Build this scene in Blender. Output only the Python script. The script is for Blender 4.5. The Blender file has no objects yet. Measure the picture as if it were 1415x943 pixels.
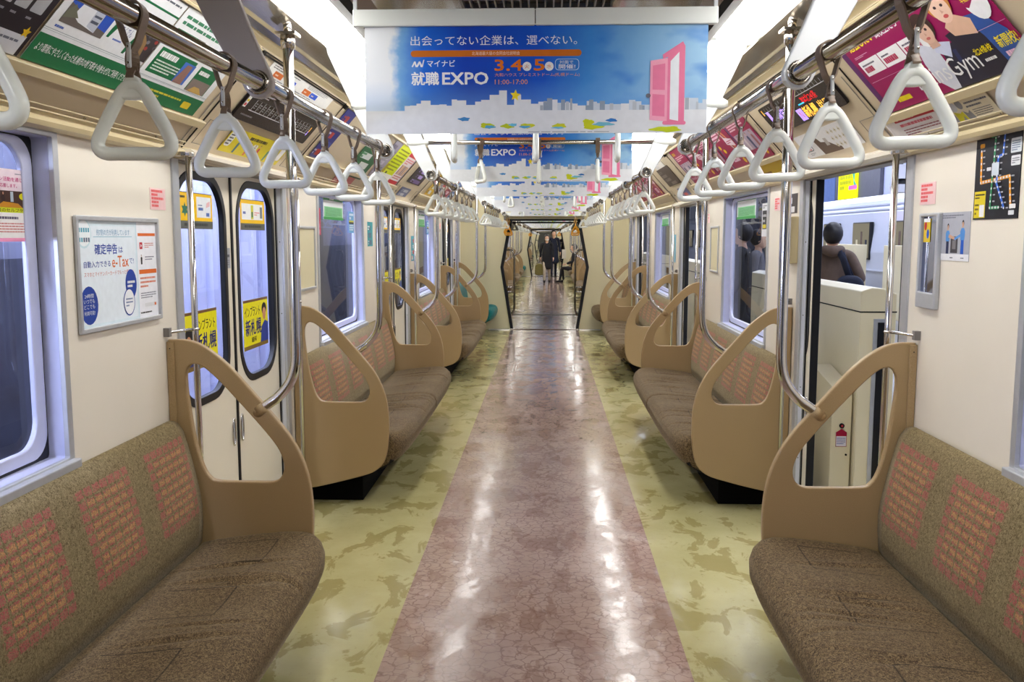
import bpy, bmesh, math, random
from mathutils import Vector, Matrix, Quaternion
R = random.Random(7)
SC = bpy.context.scene
COL = SC.collection
PI = math.pi

# ------------------------------------------------------------------ colours and materials
def lin(v):
    v /= 255.0
    return v / 12.92 if v <= 0.04045 else ((v + 0.055) / 1.055) ** 2.4
def C(r, g, b): return (lin(r), lin(g), lin(b), 1.0)

class NT:
    def __init__(s, name):
        s.m = bpy.data.materials.new(name); s.m.use_nodes = True
        s.t = s.m.node_tree; s.t.nodes.clear()
        s.out = s.n('ShaderNodeOutputMaterial')
    def n(s, kind, **k):
        x = s.t.nodes.new(kind)
        for a, v in k.items(): setattr(x, a, v)
        return x
    def l(s, a, b): s.t.links.new(a, b)
    def setv(s, sock, v):
        if isinstance(v, bpy.types.NodeSocket): s.l(v, sock)
        else: sock.default_value = v
    def math(s, op, a, b=0.0, c=None):
        x = s.n('ShaderNodeMath', operation=op)
        s.setv(x.inputs[0], a); s.setv(x.inputs[1], b)
        if c is not None: s.setv(x.inputs[2], c)
        return x.outputs[0]
    def mix(s, f, a, b):
        x = s.n('ShaderNodeMix', data_type='RGBA')
        s.setv(x.inputs[0], f); s.setv(x.inputs[6], a); s.setv(x.inputs[7], b)
        return x.outputs[2]
    def ramp(s, f, pts, interp='LINEAR'):
        x = s.n('ShaderNodeValToRGB'); x.color_ramp.interpolation = interp
        e = x.color_ramp.elements
        while len(e) < len(pts): e.new(0.5)
        for i, (p, c) in enumerate(pts): e[i].position = p; e[i].color = c
        s.setv(x.inputs[0], f); return x.outputs[0]
    def noise(s, vec, scale, detail=2.0, rough=0.5, dist=0.0):
        x = s.n('ShaderNodeTexNoise'); x.inputs['Scale'].default_value = scale
        x.inputs['Detail'].default_value = detail; x.inputs['Roughness'].default_value = rough
        x.inputs['Distortion'].default_value = dist
        if vec is not None: s.l(vec, x.inputs['Vector'])
        return x.outputs['Fac']
    def coord(s, kind='Object'): return s.n('ShaderNodeTexCoord').outputs[kind]
    def mapping(s, vec, scale=(1, 1, 1), rot=(0, 0, 0), loc=(0, 0, 0)):
        x = s.n('ShaderNodeMapping'); s.l(vec, x.inputs[0])
        x.inputs['Scale'].default_value = scale; x.inputs['Rotation'].default_value = rot; x.inputs['Location'].default_value = loc
        return x.outputs[0]
    def bsdf(s, col, rough=0.5, metal=0.0, spec=0.5, bump=None, bstr=0.1, bdist=0.01, **k):
        b = s.n('ShaderNodeBsdfPrincipled')
        s.setv(b.inputs['Base Color'], col); s.setv(b.inputs['Roughness'], rough); s.setv(b.inputs['Metallic'], metal)
        s.setv(b.inputs['Specular IOR Level'], spec)
        for a, v in k.items(): s.setv(b.inputs[a.replace('_', ' ')], v)
        if bump is not None:
            x = s.n('ShaderNodeBump'); x.inputs['Strength'].default_value = bstr; x.inputs['Distance'].default_value = bdist
            s.l(bump, x.inputs['Height']); s.l(x.outputs[0], b.inputs['Normal'])
        s.l(b.outputs[0], s.out.inputs[0]); return b

_mc = {}
def plain(name, col, rough=0.5, metal=0.0, spec=0.5, var=0.06, scale=6.0, bump=0.0, bscale=200.0, **k):
    if name in _mc: return _mc[name]
    t = NT(name); v = t.coord()
    nz = t.noise(v, scale, 3)
    dark = tuple(c * (1 - var) for c in col[:3]) + (1,)
    lite = tuple(min(1, c * (1 + var)) for c in col[:3]) + (1,)
    c = t.ramp(nz, [(0.3, dark), (0.7, lite)])
    t.bsdf(c, rough, metal, spec, bump=t.noise(v, bscale, 2) if bump else None, bstr=bump, bdist=0.002, **k)
    _mc[name] = t.m; return t.m
def ink(r, g, b, rough=0.42):
    k = 'ink_%02x%02x%02x' % (int(r), int(g), int(b))
    if k in _mc: return _mc[k]
    t = NT(k); v = t.coord(); nz = t.noise(v, 40, 1)
    c = C(r, g, b); d = tuple(x * 0.95 for x in c[:3]) + (1,)
    t.bsdf(t.ramp(nz, [(0.3, d), (0.7, c)]), rough, 0, 0.22)
    _mc[k] = t.m; return t.m
def emit(name, col, strength):
    if name in _mc: return _mc[name]
    t = NT(name); e = t.n('ShaderNodeEmission'); e.inputs[0].default_value = col; e.inputs[1].default_value = strength
    t.l(e.outputs[0], t.out.inputs[0]); _mc[name] = t.m; return t.m

wall_m = plain('cream_laminate', C(237, 229, 214), 0.25, spec=0.5, var=0.02, scale=2.5)
endw_m = plain('cream_end_panel', C(220, 210, 172), 0.35, var=0.02, scale=2)
cove_m = plain('beige_cove', C(200, 184, 156), 0.3, var=0.03, scale=3)
cove_rail_m = plain('beige_moulding', C(202, 186, 146), 0.3, var=0.03)
ceil_m = plain('glossy_ceiling', C(136, 129, 117), 0.13, 0.6, spec=0.6, var=0.08, scale=1.2, bump=0.5, bscale=2.6)
groove_m = plain('grey_groove', C(120, 116, 112), 0.4)
alu_m = plain('brushed_aluminium', C(188, 190, 194), 0.34, 0.35, var=0.04, scale=30)
lav_m = plain('cold_tinted_window_aluminium', C(206, 210, 238), 0.35, 0.1, var=0.03, scale=20)  # lavender tint paints in the cold light reflected from outside
jamb_m = plain('grey_painted_jamb', C(224, 228, 240), 0.4, 0.0, var=0.03)
chrome_m = plain('polished_chrome', C(212, 210, 208), 0.12, 1.0, var=0.04, scale=4)
steel_m = plain('stainless_rail', C(190, 184, 176), 0.16, 1.0, var=0.05, scale=8)
rubber_m = plain('black_rubber', C(16, 17, 22), 0.45, spec=0.4)
dark_m = plain('dark_underframe', C(26, 23, 20), 0.8, spec=0.2)
door_m = plain('cream_door_leaf', C(232, 224, 204), 0.25, var=0.02, scale=2)
ring_m = plain('white_strap_plastic', C(242, 246, 240), 0.18, spec=0.5, var=0.02, scale=10, Subsurface_Weight=0.0)
belt_m = plain('brown_strap_webbing', C(122, 103, 86), 0.5, var=0.08, scale=60, bump=0.25, bscale=500)
rivet_m = plain('buckle_plastic', C(196, 198, 198), 0.3)
yellow_m = plain('yellow_strap_plastic', C(232, 160, 20), 0.3)
white_m = plain('white_painted_metal', C(232, 236, 232), 0.28, var=0.02, scale=3)
blade_m = plain('white_bracket_enamel', C(226, 230, 232), 0.35, var=0.015, scale=3)
blade_dk = plain('shaded_bracket_enamel', C(168, 160, 156), 0.4, var=0.02, scale=3)  # white enamel darkened: shade painted into the near left bracket
teal_m = None

def part_mat():
    t = NT('tan_hammered_partition'); v = t.coord()
    nz = t.noise(v, 420, 2); big = t.noise(v, 3, 2)
    c = t.mix(big, C(149, 122, 82), C(160, 134, 92))
    c2 = t.mix(t.ramp(nz, [(0.35, (0, 0, 0, 1)), (0.7, (1, 1, 1, 1))]), c, C(176, 150, 110))
    t.bsdf(c2, 0.38, 0.0, 0.5, bump=nz, bstr=0.35, bdist=0.001)
    return t.m
partition_m = part_mat()

def fabric(name, base, dark, lite, plaid=None):
    t = NT(name); v = t.coord()
    nz = t.noise(t.mapping(v, (1, 1, 1)), 135, 3, 0.6, 1.5)
    big = t.noise(v, 9, 3)
    c = t.ramp(nz, [(0.38, dark), (0.5, base), (0.62, lite)])
    c = t.mix(t.math('MULTIPLY', big, 0.35), c, dark)
    if plaid:
        sep = t.n('ShaderNodeSeparateXYZ'); t.l(v, sep.inputs[0]); y, z = sep.outputs[1], sep.outputs[2]
        PW = plaid                                              # seat pitch
        fy = t.math('SUBTRACT', t.math('FRACT', t.math('DIVIDE', y, PW)), 0.5)   # -.5..+.5 round the seat middle
        u = t.math('MULTIPLY', fy, PW / 0.17)                   # +-1 across the patch
        w = t.math('DIVIDE', t.math('SUBTRACT', z, 0.665), 0.155)
        inu = t.math('LESS_THAN', t.math('ABSOLUTE', u), 1.0); inw = t.math('LESS_THAN', t.math('ABSOLUTE', w), 1.0)
        ins = t.math('MULTIPLY', inu, inw)
        def bars(x, n, lo):  # dashes
            return t.math('GREATER_THAN', t.math('FRACT', t.math('MULTIPLY', t.math('ADD', x, 1.0), n)), lo)
        rag = t.math('MULTIPLY', t.math('SUBTRACT', t.noise(v, 90, 2), 0.5), 0.10)
        ur = t.math('ADD', u, rag); wr = t.math('ADD', w, rag)
        bu = bars(ur, 3.5, 0.17); bw = bars(wr, 4.5, 0.26)
        on = t.math('MULTIPLY', bu, bw)
        # the middle is orange, the rows' rims and the border are pink
        cen = t.math('MULTIPLY', t.math('LESS_THAN', t.math('ABSOLUTE', u), 0.72), 1.0)
        rowc = t.math('ABSOLUTE', t.math('SUBTRACT', t.math('FRACT', t.math('MULTIPLY', t.math('ADD', wr, 1.0), 4.5)), 0.63))
        midrow = t.math('LESS_THAN', rowc, 0.19)
        near = t.math('LESS_THAN', t.math('ABSOLUTE', w), 0.8)
        orange = t.math('MULTIPLY', t.math('MULTIPLY', cen, midrow), near)
        pc = t.mix(orange, C(186, 74, 90), C(214, 146, 94))
        wv = t.noise(v, 260, 2)
        m = t.math('MULTIPLY', t.math('MULTIPLY', ins, on), t.ramp(wv, [(0.42, (0.12, 0.12, 0.12, 1)), (0.6, (0.72, 0.72, 0.72, 1))]))
        c = t.mix(m, c, pc)
    if name == 'brown_moquette':      # quilting seams
        sp = t.n('ShaderNodeSeparateXYZ'); t.l(v, sp.inputs[0]); ax = t.math('ABSOLUTE', sp.outputs[0])
        fr = t.math('FRACT', t.math('DIVIDE', sp.outputs[1], 2.8 / 6)); wob = t.math('MULTIPLY', t.math('SUBTRACT', t.noise(v, 7, 1), .5), .05)
        fr = t.math('ADD', fr, wob); L1 = t.math('LESS_THAN', t.math('ABSOLUTE', t.math('SUBTRACT', fr, .30)), .007); L2 = t.math('LESS_THAN', t.math('ABSOLUTE', t.math('SUBTRACT', fr, .78)), .007)
        ins = t.math('MULTIPLY', t.math('GREATER_THAN', ax, .985), t.math('LESS_THAN', ax, 1.22))
        seam = t.math('MULTIPLY', t.math('MAXIMUM', L1, L2), ins)
        L3 = t.math('MULTIPLY', t.math('LESS_THAN', t.math('ABSOLUTE', t.math('SUBTRACT', ax, .985)), .003), t.math('MULTIPLY', t.math('GREATER_THAN', fr, .30), t.math('LESS_THAN', fr, .78)))
        c = t.mix(t.math('MULTIPLY', t.math('MAXIMUM', seam, L3), .75), c, C(34, 26, 18))
    t.bsdf(c, 0.85, 0, 0.2, bump=nz, bstr=0.35, bdist=0.002, Sheen_Weight=0.18, Sheen_Roughness=0.35, Sheen_Tint=(.95, .82, .6, 1))
    return t.m
seat_m = fabric('brown_moquette', C(104, 86, 60), C(58, 44, 31), C(140, 120, 86))
back_m = fabric('olive_plaid_moquette', C(132, 117, 84), C(94, 80, 54), C(156, 140, 104), plaid=2.8 / 6)
teal_m = fabric('teal_moquette', C(20, 108, 108), C(12, 76, 80), C(60, 150, 145))

def floor_mat(kind):
    t = NT('floor_vinyl_' + kind); v = t.coord()
    st = t.mapping(v, (1.0, 0.62, 1.0))
    n1 = t.noise(st, 5.5, 6, 0.62, 0.6); n2 = t.noise(t.mapping(v, (1, 1, 1), loc=(5, 3, 0)), 2.2, 5, 0.6)
    wet = t.ramp(n1, [(0.525, (0, 0, 0, 1)), (0.555, (1, 1, 1, 1))])
    film = t.ramp(t.noise(t.mapping(v, (1.3, .8, 1), loc=(2, 7, 0)), 3.2, 9, 0.68, 0.4), [(0.45, (0, 0, 0, 1)), (0.49, (1, 1, 1, 1))])
    scuff = t.noise(v, 24, 4, 0.7)
    if kind == 'pink':
        vor = t.n('ShaderNodeTexVoronoi', feature='DISTANCE_TO_EDGE'); vor.inputs['Scale'].default_value = 18
        dv = t.n('ShaderNodeVectorMath', operation='ADD')
        nn = t.n('ShaderNodeTexNoise'); nn.inputs['Scale'].default_value = 22; nn.inputs['Detail'].default_value = 2; t.l(v, nn.inputs['Vector'])
        sc = t.n('ShaderNodeVectorMath', operation='SCALE'); sc.inputs[3].default_value = 0.05; t.l(nn.outputs['Color'], sc.inputs[0])
        t.l(v, dv.inputs[0]); t.l(sc.outputs[0], dv.inputs[1]); t.l(dv.outputs[0], vor.inputs['Vector'])
        crack = t.ramp(vor.outputs['Distance'], [(0.0, (1, 1, 1, 1)), (0.07, (0, 0, 0, 1))])
        cell = t.ramp(n2, [(0.35, C(150, 124, 112)), (0.65, C(172, 147, 134))])
        c = t.mix(t.math('MULTIPLY', crack, 0.8), cell, C(116, 88, 76))
        c = t.mix(t.math('MULTIPLY', t.ramp(scuff, [(0.5, (0, 0, 0, 1)), (0.7, (1, 1, 1, 1))]), 0.45), c, C(124, 96, 78))
        c = t.mix(t.math('MULTIPLY', wet, 0.42), c, C(116, 82, 64))
    else:
        cell = t.ramp(n2, [(0.3, C(166, 158, 108)), (0.7, C(186, 178, 131))])
        c = t.mix(t.math('MULTIPLY', wet, 0.55), cell, C(128, 114, 56))
        c = t.mix(t.math('MULTIPLY', t.ramp(scuff, [(0.6, (0, 0, 0, 1)), (0.78, (1, 1, 1, 1))]), 0.5), c, C(128, 110, 60))
    rough = t.math('SUBTRACT', t.math('ADD', 0.17, t.math('MULTIPLY', t.noise(v, 14, 3), 0.10)), t.math('MULTIPLY', film, 0.12))
    hb = t.math('ADD', t.math('MULTIPLY', t.noise(v, 13, 6, 0.66), 0.8), t.math('MULTIPLY', film, 0.12))
    t.bsdf(c, rough, 0, 0.5, bump=hb, bstr=0.22, bdist=0.005)
    return t.m
floor_pink, floor_green = floor_mat('pink'), floor_mat('olive')

def glass_mat(name, tint, refl=0.8, haze=0.0):
    t = NT(name)
    tr = t.n('ShaderNodeBsdfTransparent'); tr.inputs[0].default_value = tint
    gl = t.n('ShaderNodeBsdfGlossy'); gl.inputs['Roughness'].default_value = 0.015; gl.inputs[0].default_value = (refl, refl, refl, 1)
    fr = t.n('ShaderNodeFresnel'); fr.inputs[0].default_value = 1.33
    mx = t.n('ShaderNodeMixShader'); t.l(fr.outputs[0], mx.inputs[0]); t.l(tr.outputs[0], mx.inputs[1]); t.l(gl.outputs[0], mx.inputs[2])
    t.l(mx.outputs[0], t.out.inputs[0]); return t.m
glass_m = glass_mat('window_glass', (0.72, 0.76, 0.84, 1))
clear_m = glass_mat('clear_glass', (0.9, 0.93, 0.97, 1))
mirror_m = plain('mirror_silver', C(150, 160, 190), 0.03, 1.0, var=0.01)

lamp_m = emit('lamp_diffuser_glow', (1.0, 0.985, 0.955, 1), 13.0)
cold_m = emit('platform_tube_glow', (0.76, 0.82, 1.0, 1), 10.0)

# ------------------------------------------------------------------ mesh helpers
class MB:
    """collects geometry with material slots; build() makes ONE mesh"""
    def __init__(s): s.v = []; s.f = []; s.mi = []; s.mats = []; s.sm = []
    def slot(s, m):
        if m not in s.mats: s.mats.append(m)
        return s.mats.index(m)
    def add(s, vs, fs, m, smooth=False, mx=None):
        b = len(s.v); k = s.slot(m)
        for p in vs:
            p = Vector(p)
            s.v.append(tuple(mx @ p) if mx is not None else tuple(p))
        for f in fs: s.f.append(tuple(b + i for i in f)); s.mi.append(k); s.sm.append(smooth)
        return s
    def box(s, x0, y0, z0, x1, y1, z1, m, mx=None):
        if x0 > x1: x0, x1 = x1, x0
        if y0 > y1: y0, y1 = y1, y0
        if z0 > z1: z0, z1 = z1, z0
        v = [(x0, y0, z0), (x1, y0, z0), (x1, y1, z0), (x0, y1, z0), (x0, y0, z1), (x1, y0, z1), (x1, y1, z1), (x0, y1, z1)]
        return s.add(v, [(0, 3, 2, 1), (4, 5, 6, 7), (0, 1, 5, 4), (1, 2, 6, 5), (2, 3, 7, 6), (3, 0, 4, 7)], m, mx=mx)
    def mesh(s, me, m=None, mx=None, smooth=None):
        mats = [m] if m is not None else list(me.materials)
        b = len(s.v)
        for q in me.vertices: s.v.append(tuple(mx @ q.co) if mx is not None else tuple(q.co))
        for p in me.polygons:
            s.f.append(tuple(b + i for i in p.vertices)); s.mi.append(s.slot(mats[min(p.material_index, len(mats) - 1)]))
            s.sm.append(p.use_smooth if smooth is None else smooth)
        return s
    def tube(s, path, r, m, n=10, closed=False, cap=True, flat=None, up=None, mx=None):
        """round tube along a path; r number or list; flat=(a,b) section half sizes instead"""
        P = [Vector(p) for p in path]; N = len(P); rings = []
        T = []
        for i in range(N):
            a = P[i - 1] if (i > 0 or closed) else P[i]; b = P[(i + 1) % N] if (i < N - 1 or closed) else P[i]
            d = (b - a); T.append(d.normalized() if d.length > 1e-9 else Vector((0, 0, 1)))
        u0 = Vector(up) if up is not None else (Vector((0, 0, 1)) if abs(T[0].z) < 0.9 else Vector((1, 0, 0)))
        nrm = (u0 - T[0] * u0.dot(T[0])).normalized()
        vs = []
        for i in range(N):
            if i:
                if up is not None: nrm = Vector(up)
                nrm = (nrm - T[i] * nrm.dot(T[i])).normalized()
            bi = T[i].cross(nrm); rr = r[i] if isinstance(r, (list, tuple)) else r
            for k in range(n):
                a = 2 * PI * k / n
                if flat is not None: fa = flat[i] if isinstance(flat, list) else flat
                else: fa = (rr, rr)
                vs.append(P[i] + nrm * (fa[0] * math.cos(a)) + bi * (fa[1] * math.sin(a)))
        fs = []
        for i in range(N if closed else N - 1):
            for k in range(n):
                a, b = i * n + k, i * n + (k + 1) % n; c, d = ((i + 1) % N) * n + (k + 1) % n, ((i + 1) % N) * n + k
                fs.append((a, b, c, d))
        if cap and not closed: fs += [tuple(range(n - 1, -1, -1)), tuple((N - 1) * n + k for k in range(n))]
        return s.add(vs, fs, m, True, mx)
    def cyl(s, p0, p1, r, m, n=16, r1=None, mx=None):
        return s.tube([p0, p1], [r, r if r1 is None else r1], m, n, mx=mx)
    def ball(s, c, r, m, sc=(1, 1, 1), n=12, mx=None):
        vs = [(c[0], c[1], c[2] - r * sc[2])]; fs = []
        k = n // 2
        for i in range(1, k):
            a = -PI / 2 + PI * i / k
            for j in range(n):
                b = 2 * PI * j / n; vs.append((c[0] + r * sc[0] * math.cos(a) * math.cos(b), c[1] + r * sc[1] * math.cos(a) * math.sin(b), c[2] + r * sc[2] * math.sin(a)))
        vs.append((c[0], c[1], c[2] + r * sc[2])); e = len(vs) - 1
        for j in range(n):
            fs.append((0, 1 + (j + 1) % n, 1 + j)); fs.append((e, e - n + j, e - n + (j + 1) % n))
            for i in range(k - 2): a = 1 + i * n; fs.append((a + j, a + (j + 1) % n, a + n + (j + 1) % n, a + n + j))
        return s.add(vs, fs, m, True, mx)
    def build(s, name, bevel=0.0, seg=2, autosmooth=True):
        me = bpy.data.meshes.new(name); me.from_pydata(s.v, [], s.f)
        for m in s.mats: me.materials.append(m)
        for p, k, q in zip(me.polygons, s.mi, s.sm): p.material_index = k; p.use_smooth = q
        if bevel:
            bm = bmesh.new(); bm.from_mesh(me); bmesh.ops.remove_doubles(bm, verts=bm.verts, dist=1e-5)
            es = [e for e in bm.edges if len(e.link_faces) == 2 and e.calc_face_angle(0) > 0.6]
            bmesh.ops.bevel(bm, geom=es, offset=bevel, segments=seg, profile=0.5, affect='EDGES', clamp_overlap=True)
            bmesh.ops.recalc_face_normals(bm, faces=bm.faces)
            bm.to_mesh(me); bm.free()
        me.update(); return me

def eval_mesh(o):
    COL.objects.link(o); bpy.context.view_layer.update()
    me = bpy.data.meshes.new_from_object(o.evaluated_get(bpy.context.evaluated_depsgraph_get()))
    bpy.data.objects.remove(o); return me
def curve_solid(loops, depth, bevel=0.0, res=2):
    """flat shape with holes in XY, solid between z=0 and z=depth"""
    cu = bpy.data.curves.new('shape', 'CURVE'); cu.dimensions = '2D'; cu.fill_mode = 'BOTH'
    cu.extrude = max(depth / 2 - bevel, 1e-5); cu.bevel_depth = bevel; cu.bevel_resolution = res
    if bevel: cu.offset = -bevel
    for lp in loops:
        sp = cu.splines.new('POLY'); sp.points.add(len(lp) - 1); sp.use_cyclic_u = True
        for q, p in zip(sp.points, lp): q.co = (p[0], p[1], 0, 1)
    me = eval_mesh(bpy.data.objects.new('shape', cu))
    me.transform(Matrix.Translation((0, 0, depth / 2)))
    bpy.data.curves.remove(cu); return me
def rrect(x0, y0, x1, y1, r, n=5):
    pts = []
    for cx, cy, a0 in ((x1 - r, y1 - r, 0), (x0 + r, y1 - r, 90), (x0 + r, y0 + r, 180), (x1 - r, y0 + r, 270)):
        for i in range(n + 1):
            a = math.radians(a0 + 90 * i / n); pts.append((cx + r * math.cos(a), cy + r * math.sin(a)))
    return pts
def crom(pts, n=4, closed=True):
    out = []; N = len(pts)
    for i in range(N if closed else N - 1):
        g = lambda k: Vector(pts[k % N] if closed else pts[max(0, min(N - 1, k))])
        p0, p1, p2, p3 = g(i - 1), g(i), g(i + 1), g(i + 2)
        for j in range(n):
            t = j / n
            out.append(tuple(0.5 * ((2 * p1) + (p2 - p0) * t + (2 * p0 - 5 * p1 + 4 * p2 - p3) * t * t + (3 * p1 - p0 - 3 * p2 + p3) * t ** 3)))
    if not closed: out.append(tuple(pts[-1]))
    return out
def chaikin(pts, it=2):
    for _ in range(it):
        o = []
        for i in range(len(pts)):
            a, b = Vector(pts[i]), Vector(pts[(i + 1) % len(pts)]); o += [tuple(a * .75 + b * .25), tuple(a * .25 + b * .75)]
        pts = o
    return pts
# maps: local (a,b,c) -> world axes
def axes(ax, ay, az, o=(0, 0, 0)):
    m = Matrix(((ax[0], ay[0], az[0], o[0]), (ax[1], ay[1], az[1], o[1]), (ax[2], ay[2], az[2], o[2]), (0, 0, 0, 1)))
    return m
YZ = lambda s, x: axes((0, 1, 0), (0, 0, 1), (s, 0, 0), (s * x, 0, 0))    # shape (Y,Z), thickness grows outwards from |x|
def XZ(s, y): return axes((s, 0, 0), (0, 0, 1), (0, 1, 0), (0, y, 0))    # shape (|X|,Z), thickness grows along +Y

def fixn(me):
    bm = bmesh.new(); bm.from_mesh(me); bmesh.ops.remove_doubles(bm, verts=bm.verts, dist=1e-6)
    bmesh.ops.recalc_face_normals(bm, faces=bm.faces); bm.to_mesh(me); bm.free(); return me

# ------------------------------------------------------------------ objects
def link(name, data, parent=None, loc=(0, 0, 0), rot=None):
    o = bpy.data.objects.new(name, data); COL.objects.link(o)
    if parent is not None: o.parent = parent
    o.location = loc
    if rot is not None: o.rotation_euler = rot
    return o
def struct(name, me, parts=(), loc=(0, 0, 0), label=None):
    o = link(name, me, loc=loc); o['kind'] = 'structure'
    if label: o['label'] = label
    for p in parts: addpart(o, p)
    return o
def addpart(parent, p):
    name, me = p[0], p[1]
    o = link(name, me, parent, p[3] if len(p) > 3 else (0, 0, 0))
    for q in (p[2] if len(p) > 2 and p[2] else ()):
        if isinstance(q, str): o['label'] = q
        else: addpart(o, q)
    return o
SEEN = {}
def thing(name, label, cat, data, loc=(0, 0, 0), group=None, rot=None, kind=None):
    """data: a mesh, or a list of parts (name, mesh, subparts)"""
    if isinstance(data, list):
        o = link(name, None, loc=loc, rot=rot); o.empty_display_size = 0.05
        for p in data: addpart(o, p)
    else: o = link(name, data, loc=loc, rot=rot)
    o['label'] = label; o['category'] = cat
    if group: o['group'] = group
    if kind: o['kind'] = kind
    return o

# ------------------------------------------------------------------ flat print: posters, stickers, screens
_tx = {}
def text_mesh(s, bold):
    k = (s, bold)
    if k not in _tx:
        c = bpy.data.curves.new('t', 'FONT'); c.body = s; c.resolution_u = 2; c.offset = bold
        me = eval_mesh(bpy.data.objects.new('t', c)); bpy.data.curves.remove(c)
        xs = [v.co.x for v in me.vertices]; ys = [v.co.y for v in me.vertices]
        x0, x1, y0, y1 = min(xs), max(xs), min(ys), max(ys)
        _tx[k] = ([((v.co.x - x0) / (x1 - x0 + 1e-9), (v.co.y - y0) / (y1 - y0 + 1e-9)) for v in me.vertices], [tuple(p.vertices) for p in me.polygons])
        bpy.data.meshes.remove(me)
    return _tx[k]
class Print:
    """a sheet w x h, origin in its middle, facing +Z locally, design in 0..1 coordinates"""
    def __init__(s, w, h, col=(240, 240, 240), thick=0.0015, r=0.0, mat=None, rough=0.42):
        s.w, s.h, s.lay = w, h, []; s.b = MB(); s.t = thick; s.rough = rough
        m = mat or ink(*col, rough=rough)
        if r: s.b.mesh(curve_solid([rrect(-w / 2, -h / 2, w / 2, h / 2, r)], thick), m, smooth=False)
        else: s.b.box(-w / 2, -h / 2, 0, w / 2, h / 2, thick, m)
    def z(s, bb=(0, 0, 1, 1)):
        lv = 1 + max([l for l, q in s.lay if q[0] < bb[2] and q[2] > bb[0] and q[1] < bb[3] and q[3] > bb[1]], default=0)
        s.lay.append((lv, bb)); return s.t + 0.0003 * lv
    def P(s, u, v): return ((u - 0.5) * s.w, (v - 0.5) * s.h)
    def m(s, c): return c if isinstance(c, bpy.types.Material) else ink(*c, rough=s.rough)
    def poly(s, pts, c):
        us = [q[0] for q in pts]; vv = [q[1] for q in pts]
        z = s.z((min(us), min(vv), max(us), max(vv))); vs = [(*s.P(u, v), z) for u, v in pts]
        a = sum(vs[i][0] * vs[(i + 1) % len(vs)][1] - vs[(i + 1) % len(vs)][0] * vs[i][1] for i in range(len(vs)))
        s.b.add(vs, [tuple(range(len(vs))) if a > 0 else tuple(range(len(vs) - 1, -1, -1))], s.m(c)); return s
    def rect(s, u0, v0, u1, v1, c): return s.poly([(u0, v0), (u1, v0), (u1, v1), (u0, v1)], c)
    def rr(s, u0, v0, u1, v1, r, c):
        k = s.w / s.h; r = min(r, (u1 - u0) / 2.01, (v1 - v0) / k / 2.01)
        return s.poly([(x, y) for x, y in [(u0 + (px) , v0 + (py) * k) for px, py in rrect(0, 0, u1 - u0, (v1 - v0) / k, r, 4)]], c)
    def ell(s, u, v, ru, rv, c, n=20, a0=0, a1=360): return s.poly([(u + ru * math.cos(math.radians(a0 + (a1 - a0) * i / n)), v + rv * math.sin(math.radians(a0 + (a1 - a0) * i / n))) for i in range(n if a1 - a0 >= 360 else n + 1)], c)
    def text(s, t, u0, v0, u1, v1, c, bold=0.0):
        z = s.z((u0, v0, u1, v1)); vs, fs = text_mesh(t, 0.0)
        n = max(1, len(t)); e = bold * (u1 - u0) / n * 1.1; f = bold * (v1 - v0) * .9
        for i, (dx, dy) in enumerate([(0, 0)] if not bold else [(-e, -f), (e, -f), (-e, f), (e, f), (0, 0)]):
            s.b.add([(*s.P(u0 + a * (u1 - u0) + dx, v0 + b * (v1 - v0) + dy), z + i * .00002) for a, b in vs], fs, s.m(c))
        return s
    def lines(s, u0, v0, u1, v1, n, c, seed=1, fill=0.45):
        """rows of illegibly small print, as little word blocks"""
        r = random.Random(seed); z = s.z((u0, v0, u1, v1)); vs = []; fs = []; dv = (v1 - v0) / n; L = (u1 - u0)
        for i in range(n):
            u = u0; v = v1 - (i + 0.8) * dv
            end = u1 if i < n - 1 else u0 + L * r.uniform(.4, .95)
            while u < end:
                w = min(L * r.uniform(.03, .11), end - u); b = len(vs)
                vs += [(*s.P(a, q), z) for a, q in ((u, v), (u + w, v), (u + w, v + dv * fill), (u, v + dv * fill))]; fs.append((b, b + 1, b + 2, b + 3))
                u += w + L * 0.012
        s.b.add(vs, fs, s.m(c)); return s
    def person(s, u, v, h, skin, hair, top, legs=None, k=1.0, long=False):
        """a small printed figure: head, hair, shoulders; h in poster heights"""
        a = s.h / s.w * k
        if legs: s.poly([(u - .13 * h * a, v), (u + .13 * h * a, v), (u + .12 * h * a, v + .5 * h), (u - .12 * h * a, v + .5 * h)], legs)
        b = v + (.42 * h if legs else 0); sh = v + .78 * h
        s.poly([(u - .17 * h * a, b), (u + .17 * h * a, b), (u + .2 * h * a, sh - .1 * h), (u + .1 * h * a, sh), (u - .1 * h * a, sh), (u - .2 * h * a, sh - .1 * h)], top)
        if long: s.ell(u, v + .86 * h, .11 * h * a, .14 * h, hair)
        s.ell(u, v + .92 * h, .085 * h * a, .1 * h, hair); s.ell(u, v + .875 * h, .068 * h * a, .09 * h, skin)
        return s
    def mesh(s, name='print'): return s.b.build(name)
def at_wall(side, x, y, z):      # on a side wall, face inwards; x = distance from the middle line
    return axes((0, -side, 0), (0, 0, 1), (-side, 0, 0), (side * x, y, z))
SL = math.hypot(.34, .38)
def at_slope(side, y, s, off=0.004):
    ux, uz = -side * .34 / SL, .38 / SL; nx, nz = -side * .38 / SL, -.34 / SL
    return axes((0, -side, 0), (ux, 0, uz), (nx, 0, nz), (side * 1.40 + ux * s + nx * off, y, 1.93 + uz * s + nz * off))
def put(pr, mx, name, label, cat, group=None, kind=None):
    me = pr.mesh(name) if isinstance(pr, Print) else pr
    o = thing(name, label, cat, me, group=group, kind=kind); o.matrix_world = mx; return o
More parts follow.
